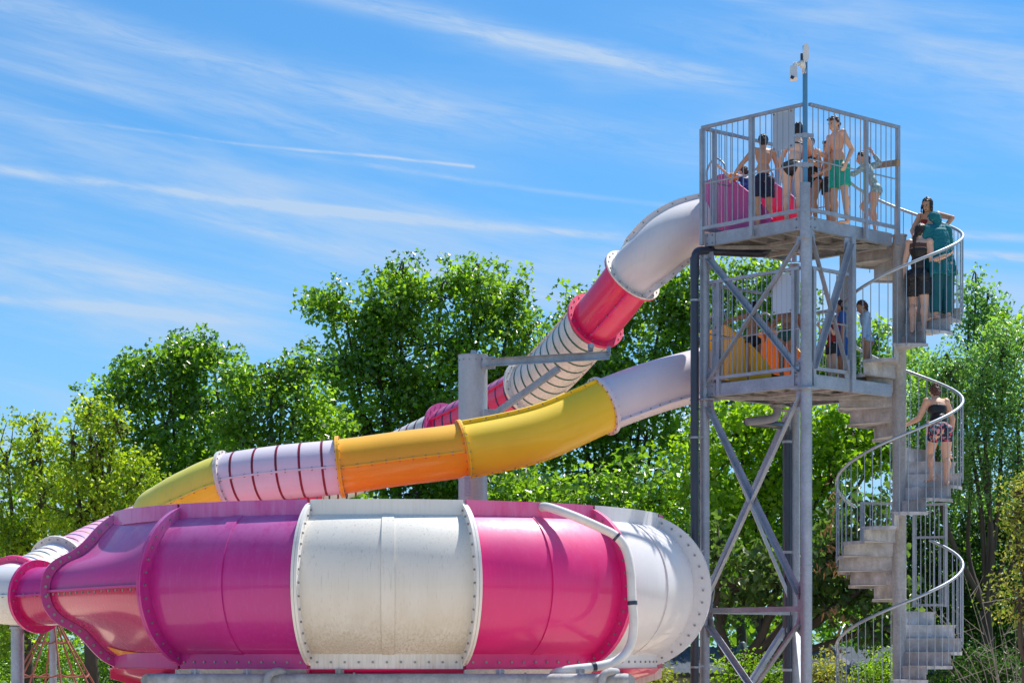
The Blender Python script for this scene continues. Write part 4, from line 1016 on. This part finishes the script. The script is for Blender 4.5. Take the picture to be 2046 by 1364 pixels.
person('girl in black swimsuit half hidden behind the front post of the top deck', 1625, 33.5, ZUf, 1.40, 150, lean=16, arms={-1: ((-.2, .3, -.9), (.5, .6, .3)), 1: ((.2, .5, -.6), (-.2, .8, .2))}, legs={-1: ((0, .45, -.9), (0, -.3, -1)), 1: ((0, 0, -1), (0, 0, -1))}, head=(30, 20), skin_='tan', hairstyle='pony', female=True, clothes=[('swimsuit', 'black')])
person('younger boy in black swim trunks, in profile, between the front post and the tallest boy', 1654, 33.3, ZUf, 1.30, 105, lean=-6, side=0, arms={-1: ((-.2, .3, -.9), (.3, .6, -.3)), 1: ((.3, .25, -1), (.1, .5, -.8))}, legs={-1: ((0, .12, -1), (0, -.1, -1)), 1: ((0, -.12, -1), (0, -.2, -1))}, head=(0, 8), skin_='tan', hair='brown', hairstyle='fringe', child=True, clothes=[('shorts', 'black')])
person('tallest boy on the top deck, in turquoise swim shorts, beside the younger boy', 1677, 33.1, ZUf, 1.62, 118, lean=5, side=2, arms={-1: ((-.22, -.45, -.9), (-.05, .45, -.85)), 1: ((.18, .12, -1), (-.35, .75, .1))}, legs={-1: ((-.14, 0, -1), (-.03, -.08, -1)), 1: ((.04, .08, -1), (0, -.04, -1))}, head=(12, 16), skin_='pinkish', hair='brown', hairstyle='fringe', face=True, clothes=[('longshorts', 'mint')])
person('girl in a speckled pale rash vest leaning on the corner railing of the top deck', 1751, 33.75, ZUf, 1.28, 78, lean=24, arms={-1: ((-.1, .8, -.6), (0, .9, .25)), 1: ((.25, -.75, .35), (.05, .5, .75))}, legs={-1: ((0, .15, -1), (0, -.1, -1)), 1: ((0, .75, -.8), (0, -.75, -.8))}, head=(10, 18), skin_='pinkish', hair='brown', hairstyle='pony', female=True, child=True, clothes=[('rash', 'speck'), ('brief', 'speck', .2)])
# spiral stair
def stz(azs): return treadz(azs)
top = top_n
def azpos(azdeg, r):
    a = math.radians(azdeg); return SC.x+r*math.cos(a), SC.y+r*math.sin(a)
def spers(label, stepi, r, H, yaw, dx=0, **k):
    x, y = azpos(30*stepi, r); person(label, 1023+x/y*F+dx, y, stz(stepi)+.004, H, yaw, **k)
kt = round((zpx(683)-zR)/STEP)      # tread reached by the lowest of the three
spers('woman in black swimsuit and long black shorts holding the curved handrail', kt, .42, 1.66, -28, lean=4, side=2, arms={-1: ((-.25, 0, -1), (0, .1, -1)), 1: ((.12, .05, -1), (.75, -.2, .15))}, legs={-1: ((-.03, .30, -1), (0, -.15, -1)), 1: ((.04, .02, -1), (0, -.04, -1))}, head=(-25, 14), skin_='fair', hair='dark', hairstyle='braid', female=True, wide=1.1, clothes=[('swimsuit', 'black', .3), ('yoke', 'mesh'), ('longshorts', 'black')])
spers('woman in a teal headscarf, teal tunic and trousers on the spiral stair', kt+1, .66, 1.66, 20, lean=10, side=-4, arms={-1: ((-.3, .3, -.9), (.1, .6, -.75)), 1: ((.2, .15, -1), (-.1, .35, -.9))}, head=(50, 18), skin_='fair', hairstyle='none', female=True, wide=1.2, face=True, clothes=[('trousers', 'tealdeep'), ('tunic', 'teal'), ('hijab', 'teal')])
spers('girl with long wet dark hair leaning over behind the woman in teal', kt+3, .62, 1.55, 150, lean=14, side=0, arms={-1: ((-1.1, .2, -.35), (.5, .4, -.8)), 1: ((.3, .4, -.8), (-.3, .5, -.5))}, head=(-6, 22), skin_='tan', hair='dark', hairstyle='wet', female=True, face=True, clothes=[('swimsuit', 'red')])
kc = kt-12+0
k1 = round((zpx(965)-zR)/STEP)
spers('woman in floral shorts and black halter top climbing the stair', k1, .62, 1.60, 10, dx=4, lean=24, side=0, arms={-1: ((-.35, .35, -.9), (-.45, .7, -.3)), 1: ((.42, .1, -.9), (.05, .3, -.9))}, legs={-1: ((-.05, .55, -.95), (-.03, -.42, -1)), 1: ((.02, .06, -1), (0, -.06, -1))}, head=(0, 18), skin_='pinkish', hair='chest', hairstyle='bun', female=True, wide=1.12, clothes=[('top', 'black', .30), ('tights', 'floral')])
spers('child in turquoise trunks crawling upstairs behind the woman in floral shorts', k1+2, .72, 1.05, -10, lean=48, arms={-1: ((-.2, .8, -.7), (0, .7, -.7)), 1: ((.2, .8, -.7), (0, .7, -.7))}, legs={-1: ((-.1, .6, -.9), (0, -.7, -.5)), 1: ((.25, .3, -.9), (.35, -.9, -.25))}, skin_='pinkish', hair='brown', child=True, clothes=[('shorts', 'mint')])
# lower deck
person('boy in small black trunks with an outstretched arm beside the orange inlet', 1505, 33.9, ZLf, 1.30, 20, lean=14, side=6, arms={-1: ((-1, .1, -.3), (-.9, .1, -.45)), 1: ((.4, .3, -.8), (.3, .5, -.2))}, head=(-30, 16), skin_='brown', child=True, clothes=[('brief', 'black', .12)])
person('child in bottle-green swim briefs bending beside the post on the lower deck', 1572, 33.5, ZLf, 1.36, -8, lean=42, side=4, arms={-1: ((-.5, .4, -.6), (-.2, .5, .4)), 1: ((.3, .6, -.8), (.1, .6, -.7))}, legs={-1: ((-.03, .22, -1), (0, -.02, -1)), 1: ((.05, -.05, -1), (0, -.05, -1))}, skin_='brown', hair='dark', child=True, clothes=[('brief', 'green', .12)])
person('small child in red and black top with hands at the face on the lower deck', 1662, 33.3, ZLf, 1.02, 120, lean=0, arms={-1: ((-.2, .4, -.9), (.2, .5, .9)), 1: ((.2, .4, -.9), (-.1, .5, .9))}, head=(0, 20), skin_='fair', child=True, clothes=[('tshirt', 'red'), ('shorts', 'black')])
person('boy in royal blue T-shirt and shorts behind the square steel post', 1681, 33.7, ZLf, 1.25, 95, lean=2, head=(0, 10), skin_='tan', hair='brown', child=True, clothes=[('tshirt', 'blue'), ('longshorts', 'blue')])
person('girl in pale blue rash vest with hair bow, stepping onto the lower deck', 1733, 33.75, ZLf, 1.27, 95, lean=6, arms={-1: ((-.05, .15, -1), (0, .12, -1)), 1: ((.05, -.35, -1), (.05, -.1, -1))}, legs={-1: ((0, .12, -1), (0, -.05, -1)), 1: ((0, -.15, -1), (0, -.2, -1))}, head=(0, 32), skin_='tan', hair='brown', hairstyle='pony', female=True, child=True, clothes=[('rash', 'sky'), ('bow', 'sky')])

# ------------------------------------------------------------------ trees
def leaf_mat(name, c0, c1, tr, rough=.38, gloss=.5, tw=.50):
    m_ = bpy.data.materials.new(name); m_.use_nodes = True; nt = m_.node_tree; N = nt.nodes; L = nt.links
    b = N['Principled BSDF']; out = N['Material Output']
    at_ = N.new('ShaderNodeAttribute'); at_.attribute_name = 'tint'
    r = N.new('ShaderNodeMix'); r.data_type = 'RGBA'; L.new(at_.outputs['Fac'], r.inputs[0]); r.inputs[6].default_value = (*c0, 1); r.inputs[7].default_value = (*c1, 1)
    L.new(r.outputs[2], b.inputs['Base Color']); b.inputs['Roughness'].default_value = rough; b.inputs['Specular IOR Level'].default_value = gloss
    t = N.new('ShaderNodeBsdfTranslucent'); mu = N.new('ShaderNodeMix'); mu.data_type = 'RGBA'; mu.blend_type = 'MULTIPLY'; mu.inputs[0].default_value = 1
    L.new(r.outputs[2], mu.inputs[6]); mu.inputs[7].default_value = (*tr, 1); L.new(mu.outputs[2], t.inputs[0])
    ms = N.new('ShaderNodeMixShader'); ms.inputs[0].default_value = tw; L.new(b.outputs[0], ms.inputs[1]); L.new(t.outputs[0], ms.inputs[2]); L.new(ms.outputs[0], out.inputs[0])
    return m_
BARK = mat('bark', (.075, .06, .045), .9, 0, .3, 4, (1, 1, .3), bump=.6)
SHAPES = {  # (x across, y along) outline fanned from the first vertex
 'plane': [(0, 0), (-.30, .12), (-.52, .42), (-.24, .50), (0, 1.0), (.24, .50), (.52, .42), (.30, .12)],
 'oval': [(0, 0), (-.24, .35), (-.16, .75), (0, 1.0), (.16, .75), (.24, .35)],
 'heart': [(0, .05), (-.30, -.05), (-.46, .3), (-.25, .75), (0, 1.0), (.25, .75), (.46, .3), (.30, -.05)],
 'needle': [(0, 0), (-.10, .4), (0, 1.0), (.10, .4)]}
def leaves_mesh(name, cen, size, shape, matl, tint, updir=.6, outw=None, droop=.3):
    n = len(cen); sh = np.array(SHAPES[shape]); k = len(sh)
    nrm = RNG.normal(size=(n, 3)); nrm /= np.linalg.norm(nrm, axis=1)[:, None]
    nrm[:, 2] += updir
    if outw is not None: nrm += outw*.5
    nrm /= np.linalg.norm(nrm, axis=1)[:, None]
    d = RNG.normal(size=(n, 3)); d[:, 2] -= droop; d -= nrm*(d*nrm).sum(1)[:, None]; d /= np.linalg.norm(d, axis=1)[:, None]+1e-9
    s = np.cross(nrm, d); sz = size*RNG.uniform(.65, 1.2, n)
    fold = .22
    v = cen[:, None, :]+(s[:, None, :]*sh[None, :, 0, None]+d[:, None, :]*(sh[None, :, 1, None]-.3)+nrm[:, None, :]*(np.abs(sh[None, :, 0, None])*fold*2-sh[None, :, 1, None]**2*.18))*sz[:, None, None]
    v = v.reshape(-1, 3).astype(np.float32)
    tri = np.array([(0, i+1, i) for i in range(1, k-1)]); f = (np.arange(n)[:, None, None]*k+tri[None]).reshape(-1, 3)
    me = bpy.data.meshes.new(name); me.vertices.add(len(v)); me.vertices.foreach_set('co', v.ravel())
    me.loops.add(f.size); me.loops.foreach_set('vertex_index', f.ravel().astype(np.int32))
    me.polygons.add(len(f)); me.polygons.foreach_set('loop_start', np.arange(0, f.size, 3, dtype=np.int32)); me.polygons.foreach_set('loop_total', np.full(len(f), 3, np.int32))
    me.update(calc_edges=True); a = me.attributes.new('tint', 'FLOAT', 'POINT'); a.data.foreach_set('value', np.repeat(tint, k).astype(np.float32))
    me.materials.append(matl); return me
def make_tree(name, label, cat_, base, blobs, dens, csize, lpc, lsize, shape, matl, group=None, up=.6, twigs=True, trunk_r=.14, droop=.3, tintb=.0, cover=1.0):
    """blobs: (px, py, rx, ry, d) outlines in the picture with their distance"""
    bx, by = base; t_ = thing(name, (bx, by, 0), label, cat_, group)
    tr = MB(); allc = []; top = max(zpx(b[1], b[4]) for b in blobs)
    main = Vector((bx, by, 0)); fork = Vector((bx, by, max(.6, min(2.6, top*.32))))
    tr.tube([main, main.lerp(fork, .5)+Vector((.05, 0, 0)), fork], [trunk_r*1.2, trunk_r, trunk_r*.85], 12)
    for (x, y, rx, ry, d) in blobs:
        c = np.array(P(x, y, d)); R = np.array([rx/F*d, min(rx, ry*1.1)/F*d*.9, ry/F*d])
        vol = R[0]*R[1]*R[2]*4.19; area = 4*pi*((R[0]*R[1])**1.6/3+(R[0]*R[2])**1.6/3+(R[1]*R[2])**1.6/3)**(1/1.6)
        n = max(6, int(dens*area/(csize**2)*.95))
        dr = RNG.normal(size=(n, 3)); dr /= np.linalg.norm(dr, axis=1)[:, None]
        lump = 1+.16*np.sin(dr[:, 0]*5+x)+.14*np.sin(dr[:, 2]*6+y)+.1*np.sin(dr[:, 1]*7)
        rad = (1-RNG.random(n)**2.0*.62)*lump
        cc = c+dr*R*rad[:, None]; allc.append((cc, dr, csize*RNG.uniform(.6, 1.25, n)))
        # limbs
        e = Vector(c); mid = fork.lerp(e, .5)+Vector((RNG.normal()*.25, RNG.normal()*.2, -.15))
        if e.z > fork.z:
            tr.tube(cat([fork, mid, e, e+Vector((RNG.normal()*.2, 0, R[2]*.25))], 5), [trunk_r*.34*(1-i/17) +.012 for i in range(16)], 8)
        for i in range(min(n, 10)):
            q = Vector(cc[i]); mm = e.lerp(q, .5)+Vector((RNG.normal()*.12, RNG.normal()*.1, -.1))
            tr.tube([e, mm, q], [trunk_r*.12+.006, trunk_r*.08+.005, .006], 6)
        if twigs:   # leafy shoots standing out of the outline
            m_ = int(n*.07)+1
            for i in RNG.integers(0, n, m_):
                q = cc[i]; dd = dr[i]*.6+np.array([RNG.normal()*.25, 0, .75]); dd /= np.linalg.norm(dd)
                st = np.array([q+dd*csize*s for s in (.4, .8, 1.15)]); allc.append((st, np.repeat(dd[None], 3, 0), csize*np.array([.62, .52, .40])))
    tr.build('trunk', BARK, t_)
    cs = np.concatenate([a[0] for a in allc]); ds = np.concatenate([a[1] for a in allc]); ss_ = np.concatenate([a[2] for a in allc])
    cnt = np.maximum(3, (lpc*(ss_/csize)**1.6).astype(int)); idx = np.repeat(np.arange(len(cs)), cnt)
    off = RNG.normal(size=(len(idx), 3)); off /= np.linalg.norm(off, axis=1)[:, None]; off *= (RNG.random(len(idx))**.42)[:, None]*np.array([1.0, 1.0, .72])*ss_[idx][:, None]*.95
    pts = cs[idx]+off
    ct = np.clip(RNG.normal(.42+tintb, .28, len(cs)), 0, 1); tint = np.clip(ct[idx]+RNG.normal(0, .16, len(idx)), 0, 1)
    pts = pts-np.array([bx, by, 0]); me = leaves_mesh('crown', pts, lsize, shape, matl, tint, up, ds[idx], droop)
    link('crown', me, t_); make_tree.tot += len(idx)
make_tree.tot = 0
LM = {}
LM['plane'] = leaf_mat('plane_leaf', (.05, .115, .016), (.24, .37, .035), (2.5, 2.7, .9), .30, 1.0)
LM['maple'] = leaf_mat('maple_leaf', (.12, .19, .02), (.44, .48, .04), (2.0, 2.3, .7))
LM['bright'] = leaf_mat('bright_leaf', (.10, .20, .012), (.30, .42, .025), (2.3, 2.5, .7))
LM['silver'] = leaf_mat('silvery_leaf', (.09, .17, .05), (.24, .36, .13), (2.0, 2.4, 1.0), .3, .8)
LM['dark'] = leaf_mat('dark_leaf', (.022, .06, .012), (.08, .15, .03), (1.8, 2.2, .9))
LM['olive'] = leaf_mat('heart_leaf', (.06, .11, .03), (.15, .21, .06), (1.5, 1.8, .8), .35, .7)
LM['gold'] = leaf_mat('golden_leaf', (.17, .24, .03), (.48, .46, .10), (1.5, 1.5, .8))
def X(px, d): return (px-1023)/F*d
G1 = 'plane trees standing in a row behind the slides'
make_tree('maple_tree', 'yellow-green maple with pointed spires at the far left edge', 'tree', (X(50, 44), 44),
  [(75, 855, 17, 62, 44), (65, 920, 38, 55, 44), (14, 920, 24, 70, 44), (90, 980, 75, 80, 44), (5, 1040, 60, 120, 44), (70, 1110, 90, 90, 44), (20, 1230, 60, 80, 44)], 1.1, .42, 44, .088, 'plane', LM['maple'], up=.4)
make_tree('maple_tree', 'second yellow-green maple, between the far-left one and the dark plane tree', 'tree', (X(180, 43), 43),
  [(178, 825, 9, 42, 43), (145, 880, 26, 62, 43), (205, 885, 26, 50, 43), (232, 850, 12, 36, 43), (190, 940, 75, 70, 43), (280, 960, 40, 60, 43), (150, 1030, 90, 80, 43), (250, 1040, 70, 70, 43), (200, 1120, 110, 80, 43)], 1.1, .42, 44, .088, 'plane', LM['maple'], up=.4)
make_tree('plane_tree', 'dense green plane tree rising left of the middle, above the lemon tube', 'tree', (X(330, 56), 56),
  [(300, 722, 50, 44, 56), (372, 712, 42, 38, 56), (424, 712, 19, 36, 56), (340, 770, 100, 70, 56), (235, 790, 45, 40, 56), (420, 810, 60, 80, 56), (300, 860, 110, 80, 56), (400, 920, 110, 90, 56), (350, 1000, 120, 90, 56)], 1.1, .60, 54, .138, 'plane', LM['plane'], G1)
make_tree('plane_tree', 'lower rounded plane tree above the banded white tube', 'tree', (X(545, 53), 53),
  [(540, 745, 55, 42, 53), (600, 735, 40, 40, 53), (560, 810, 90, 70, 53), (480, 830, 50, 70, 53), (630, 850, 70, 90, 53), (540, 920, 110, 70, 53), (640, 960, 90, 80, 53)], 1.1, .60, 54, .134, 'plane', LM['plane'], G1)
make_tree('plane_tree', 'tallest plane tree, with two broad heads beside the support column', 'tree', (X(850, 56), 56),
  [(805, 550, 45, 42, 56), (790, 610, 60, 55, 56), (880, 590, 45, 50, 56), (955, 555, 48, 42, 56), (965, 620, 75, 60, 56), (1025, 600, 22, 55, 56), (690, 630, 55, 32, 56), (655, 612, 28, 18, 56), (740, 670, 80, 45, 56), (1055, 670, 40, 55, 56),
   (860, 690, 120, 75, 56), (990, 720, 100, 80, 56), (760, 760, 110, 75, 56), (690, 730, 50, 45, 56), (900, 810, 150, 90, 56), (740, 850, 110, 80, 56), (1040, 800, 80, 80, 56), (880, 900, 160, 80, 56), (700, 930, 90, 70, 56), (830, 985, 150, 60, 55), (980, 940, 110, 70, 55)], 1.1, .60, 54, .138, 'plane', LM['plane'], G1)
make_tree('plane_tree', 'green plane tree behind the upper tube, left of the tower', 'tree', (X(1230, 58), 58),
  [(1165, 610, 32, 42, 58), (1150, 660, 50, 50, 58), (1230, 650, 60, 60, 58), (1330, 590, 60, 55, 58), (1380, 600, 50, 90, 58), (1330, 680, 90, 70, 58), (1180, 740, 90, 70, 58), (1280, 760, 110, 80, 58), (1150, 850, 110, 90, 58), (1290, 880, 120, 80, 58), (1130, 960, 120, 80, 58)], 1.1, .62, 54, .14, 'plane', LM['plane'], G1)
make_tree('plane_tree', 'green plane tree seen through the bars of the tower', 'tree', (X(1480, 57), 57),
  [(1470, 570, 55, 50, 57), (1545, 560, 45, 48, 57), (1590, 600, 40, 50, 57), (1450, 650, 80, 70, 57), (1550, 680, 90, 70, 57), (1440, 760, 100, 80, 57), (1560, 780, 100, 80, 57), (1650, 720, 50, 90, 57), (1690, 740, 60, 50, 57), (1750, 690, 38, 45, 57), (1770, 770, 60, 70, 57)], .95, .60, 54, .134, 'plane', LM['plane'], G1)
make_tree('linden_tree', 'bright yellow-green tree filling the lower middle of the tower', 'tree', (X(1520, 49), 49),
  [(1470, 870, 90, 70, 49), (1580, 860, 80, 70, 49), (1700, 860, 80, 60, 49), (1420, 960, 90, 80, 49), (1540, 970, 90, 80, 49), (1660, 950, 80, 80, 49), (1760, 900, 60, 80, 49), (1480, 1080, 90, 80, 49), (1600, 1090, 90, 80, 49)], 1.15, .55, 44, .125, 'heart', LM['bright'])
make_tree('catalpa_tree', 'tree with heart-shaped leaves and brown hanging pods left of the spiral stair', 'tree', (X(1470, 43), 43),
  [(1470, 1170, 80, 60, 43), (1560, 1150, 80, 60, 43), (1660, 1120, 60, 70, 43), (1720, 1050, 60, 80, 43), (1740, 1160, 70, 60, 43), (1440, 1090, 60, 50, 43), (1650, 1220, 70, 45, 43), (1750, 1250, 60, 50, 43)], .95, .5, 26, .15, 'heart', LM['olive'], trunk_r=.28, droop=1.2, up=.2)
make_tree('plane_tree', 'deep green tree in the shade between the bowl and the tower', 'tree', (X(1220, 52), 52),
  [(1050, 1010, 110, 80, 52), (1180, 1020, 110, 90, 52), (1310, 1000, 110, 90, 52), (1400, 1060, 90, 90, 52), (1340, 1130, 110, 90, 52), (1460, 1190, 100, 70, 52)], 1.2, .65, 34, .16, 'plane', LM['plane'])
make_tree('poplar_tree', 'slender poplar top rising at upper right beside the stair', 'tree', (X(1962, 78), 78),
  [(1950, 570, 13, 38, 78), (1972, 610, 18, 42, 78), (1935, 650, 14, 60, 78), (1965, 680, 45, 60, 78), (1990, 650, 25, 50, 78), (1960, 760, 60, 70, 78)], 1.2, .8, 34, .17, 'plane', LM['silver'], up=.3)
make_tree('olive_tree', 'silvery green tree with small glinting leaves right of the spiral stair', 'tree', (X(1970, 47), 47),
  [(2000, 700, 50, 50, 47), (1900, 730, 45, 45, 47), (1960, 770, 80, 70, 47), (1870, 800, 55, 90, 47), (2030, 800, 50, 90, 47), (1950, 870, 100, 80, 47), (1850, 900, 60, 80, 47), (2040, 930, 50, 70, 47), (1940, 960, 90, 60, 47)], 1.3, .42, 46, .10, 'oval', LM['silver'])
make_tree('lime_tree', 'bright leafy treetop behind the spiral stair', 'tree', (X(1850, 60), 60),
  [(1850, 790, 60, 60, 60), (2010, 690, 50, 40, 60), (2050, 660, 25, 40, 60), (1810, 860, 60, 80, 60), (1830, 730, 30, 30, 60)], 1.0, .65, 32, .16, 'plane', LM['bright'])
make_tree('holm_oak', 'very dark evergreen behind the lower turns of the stair', 'tree', (X(1930, 52), 52),
  [(1860, 1030, 80, 90, 52), (1960, 1040, 90, 80, 52), (2040, 1090, 70, 90, 52), (1870, 1150, 90, 90, 52), (1980, 1180, 100, 90, 52), (1900, 1280, 110, 80, 52), (2020, 1290, 80, 80, 52), (1780, 1120, 50, 100, 52), (1780, 1280, 70, 60, 52)], 1.7, .55, 44, .12, 'oval', LM['dark'])
make_tree('flowering_bush', 'golden flowering tall shrub cut by the right edge of the picture', 'shrub', (X(2055, 38), 38),
  [(2045, 980, 30, 40, 38), (2030, 1030, 36, 50, 38), (2055, 1100, 50, 60, 38), (2040, 1190, 50, 60, 38)], 1.1, .36, 36, .085, 'oval', LM['gold'])
G2 = 'green shrubs along the foot of the trees'
for (x, ty, rx, d, mm, lb) in ((60, 1265, 120, 48, 'plane', 'leafy green shrub behind the rope net at far left'), (230, 1270, 110, 47, 'plane', 'leafy green shrub under the waved magenta flange'),
     (-60, 1250, 90, 47, 'plane', 'leafy green shrub at the extreme left edge'), (1310, 1318, 60, 40, 'gold', 'pale flowering shrub against the right end of the bowl'), (1500, 1316, 75, 41, 'bright', 'bright green shrub at the foot of the tower braces'), (1640, 1322, 60, 40, 'gold', 'yellowish shrub between the front post and the stair'),
     (1760, 1318, 60, 41, 'bright', 'bright green shrub behind the lowest stair railing'), (1960, 1300, 110, 44, 'dark', 'dark shrub at the lower right corner')):
    make_tree('shrub', lb, 'shrub', (X(x, d), d), [(x, ty+30, rx*.7, 45, d), (x-rx*.5, ty+45, rx*.5, 40, d), (x+rx*.5, ty+42, rx*.5, 40, d), (x, ty+90, rx, 50, d)], 1.1, .34, 34, .075, 'oval', LM[mm], G2, trunk_r=.05)
# far wood that closes the view behind everything
def wood():
    cs = []
    for i in range(2300):
        x = RNG.uniform(-46, 46); y = RNG.uniform(66, 78); h = 5.5+1.2*math.sin(x*.35)+1.0*math.sin(x*.9+1)
        if x > 10: h = min(h, 6.2)
        cs.append((x, y, RNG.uniform(.3, h)))
    cs = np.array(cs); idx = np.repeat(np.arange(len(cs)), 26)
    pts = cs[idx]+RNG.normal(size=(len(idx), 3))*.62
    tint = np.clip(RNG.normal(.35, .2, len(cs))[idx]+RNG.normal(0, .12, len(idx)), 0, 1)
    link('far_wood', leaves_mesh('far_wood', pts, .30, 'plane', LM['plane'], tint, .5), None, 'stuff')
wood()
# brown pods hanging on the catalpa
pod = mat('brown_pod', (.38, .20, .08), .8, 0, .25, 20); cat_o = [o for o in bpy.data.objects if o.name.startswith('catalpa_tree')][0]
pc = []
for (x, y, rx, ry) in ((1668, 1000, 10, 40), (1650, 1075, 22, 34), (1668, 1105, 18, 22), (1658, 1130, 22, 14), (1690, 1145, 20, 12), (1645, 1220, 30, 8), (1680, 1235, 30, 10), (1660, 1300, 12, 16), (1690, 1260, 20, 10)):
    for i in range(16):
        pc.append(P(x+RNG.normal()*rx*.6, y+RNG.normal()*ry*.6, 42.3))
pm = leaves_mesh('seed_pods', np.array([p-org(cat_o) for p in pc]), .20, 'needle', pod, np.zeros(len(pc)), -.2, None, 3.0); link('seed_pods', pm, cat_o, 'stuff')
# bare twiggy shrub at lower right
tw = thing('bare_shrub', (X(1990, 42), 42, 0), 'thin grey bare branches fanning out at lower right before the dark evergreen', 'shrub')
mb = MB()
for i in range(18):
    b = Vector((X(2010, 42)+RNG.normal()*.25, 42+RNG.normal()*.3, 0)); a = RNG.uniform(-1.1, .9); l = RNG.uniform(1.6, 3.4)
    e = b+Vector((math.sin(a)*l*.9, RNG.normal()*.3, math.cos(a)*l)); mb.tube([b, b.lerp(e, .5)+Vector((0, 0, .18)), e], [.012, .008, .003], 5)
    for k in range(3):
        q = b.lerp(e, RNG.uniform(.4, .9)); mb.tube([q, q+Vector((RNG.normal()*.4, RNG.normal()*.2, RNG.uniform(.1, .5)))], [.007, .003], 4)
mb.build('branches', mat('grey_twig', (.30, .26, .22), .8), tw)
# low shed roof with vent
shed = thing('pump_shed', (X(1560, 48), 48, 0), 'low shed with blue-grey corrugated roof behind the bushes at the tower foot', 'shed')
x0, x1 = X(1270, 46), X(1860, 46); rf = mat('slate_blue_roof', (.06, .08, .11), .85, 0, .25, 3, dirt=((.16, .17, .19), (1, 1, 1), 5, .5, .8, .5))
rows = []; nx = 150
for j in range(7):
    t = j/6; rows.append([Vector((x0+(x1-x0)*i/nx, 44.6+3.4*t, 1.22+.56*t+.035*abs(math.sin(i*pi/2.5))+(.03 if j == 0 else 0))) for i in range(nx+1)])
MB().grid(rows).build('roof', rf, shed)
MB().beam((x0, 47.9, .9), (x1, 47.9, .9), .2, 1.7).beam((x0+.1, 45.0, .6), (x1-.1, 45.0, .6), .12, 1.15).build('wall', mat('shed_wall', (.42, .38, .33), .8), shed)
vt = P(1484, 1330, 43.8)
MB().tube([(vt.x, 43.8, 1.25), P(1484, 1302, 43.8)], .085, 14).build('vent_pipe', M['blackpipe'], shed)
MB().tube([P(1484, 1301, 43.8), P(1484, 1298, 43.8), P(1484, 1292, 43.8), P(1484, 1284, 43.8), P(1484, 1281, 43.8)], [.13, .13, .08, .07, .03], 16).build('vent_cowl', mat('vent_metal', (.12, .18, .2), .5, .3), shed)
print('leaves', make_tree.tot)
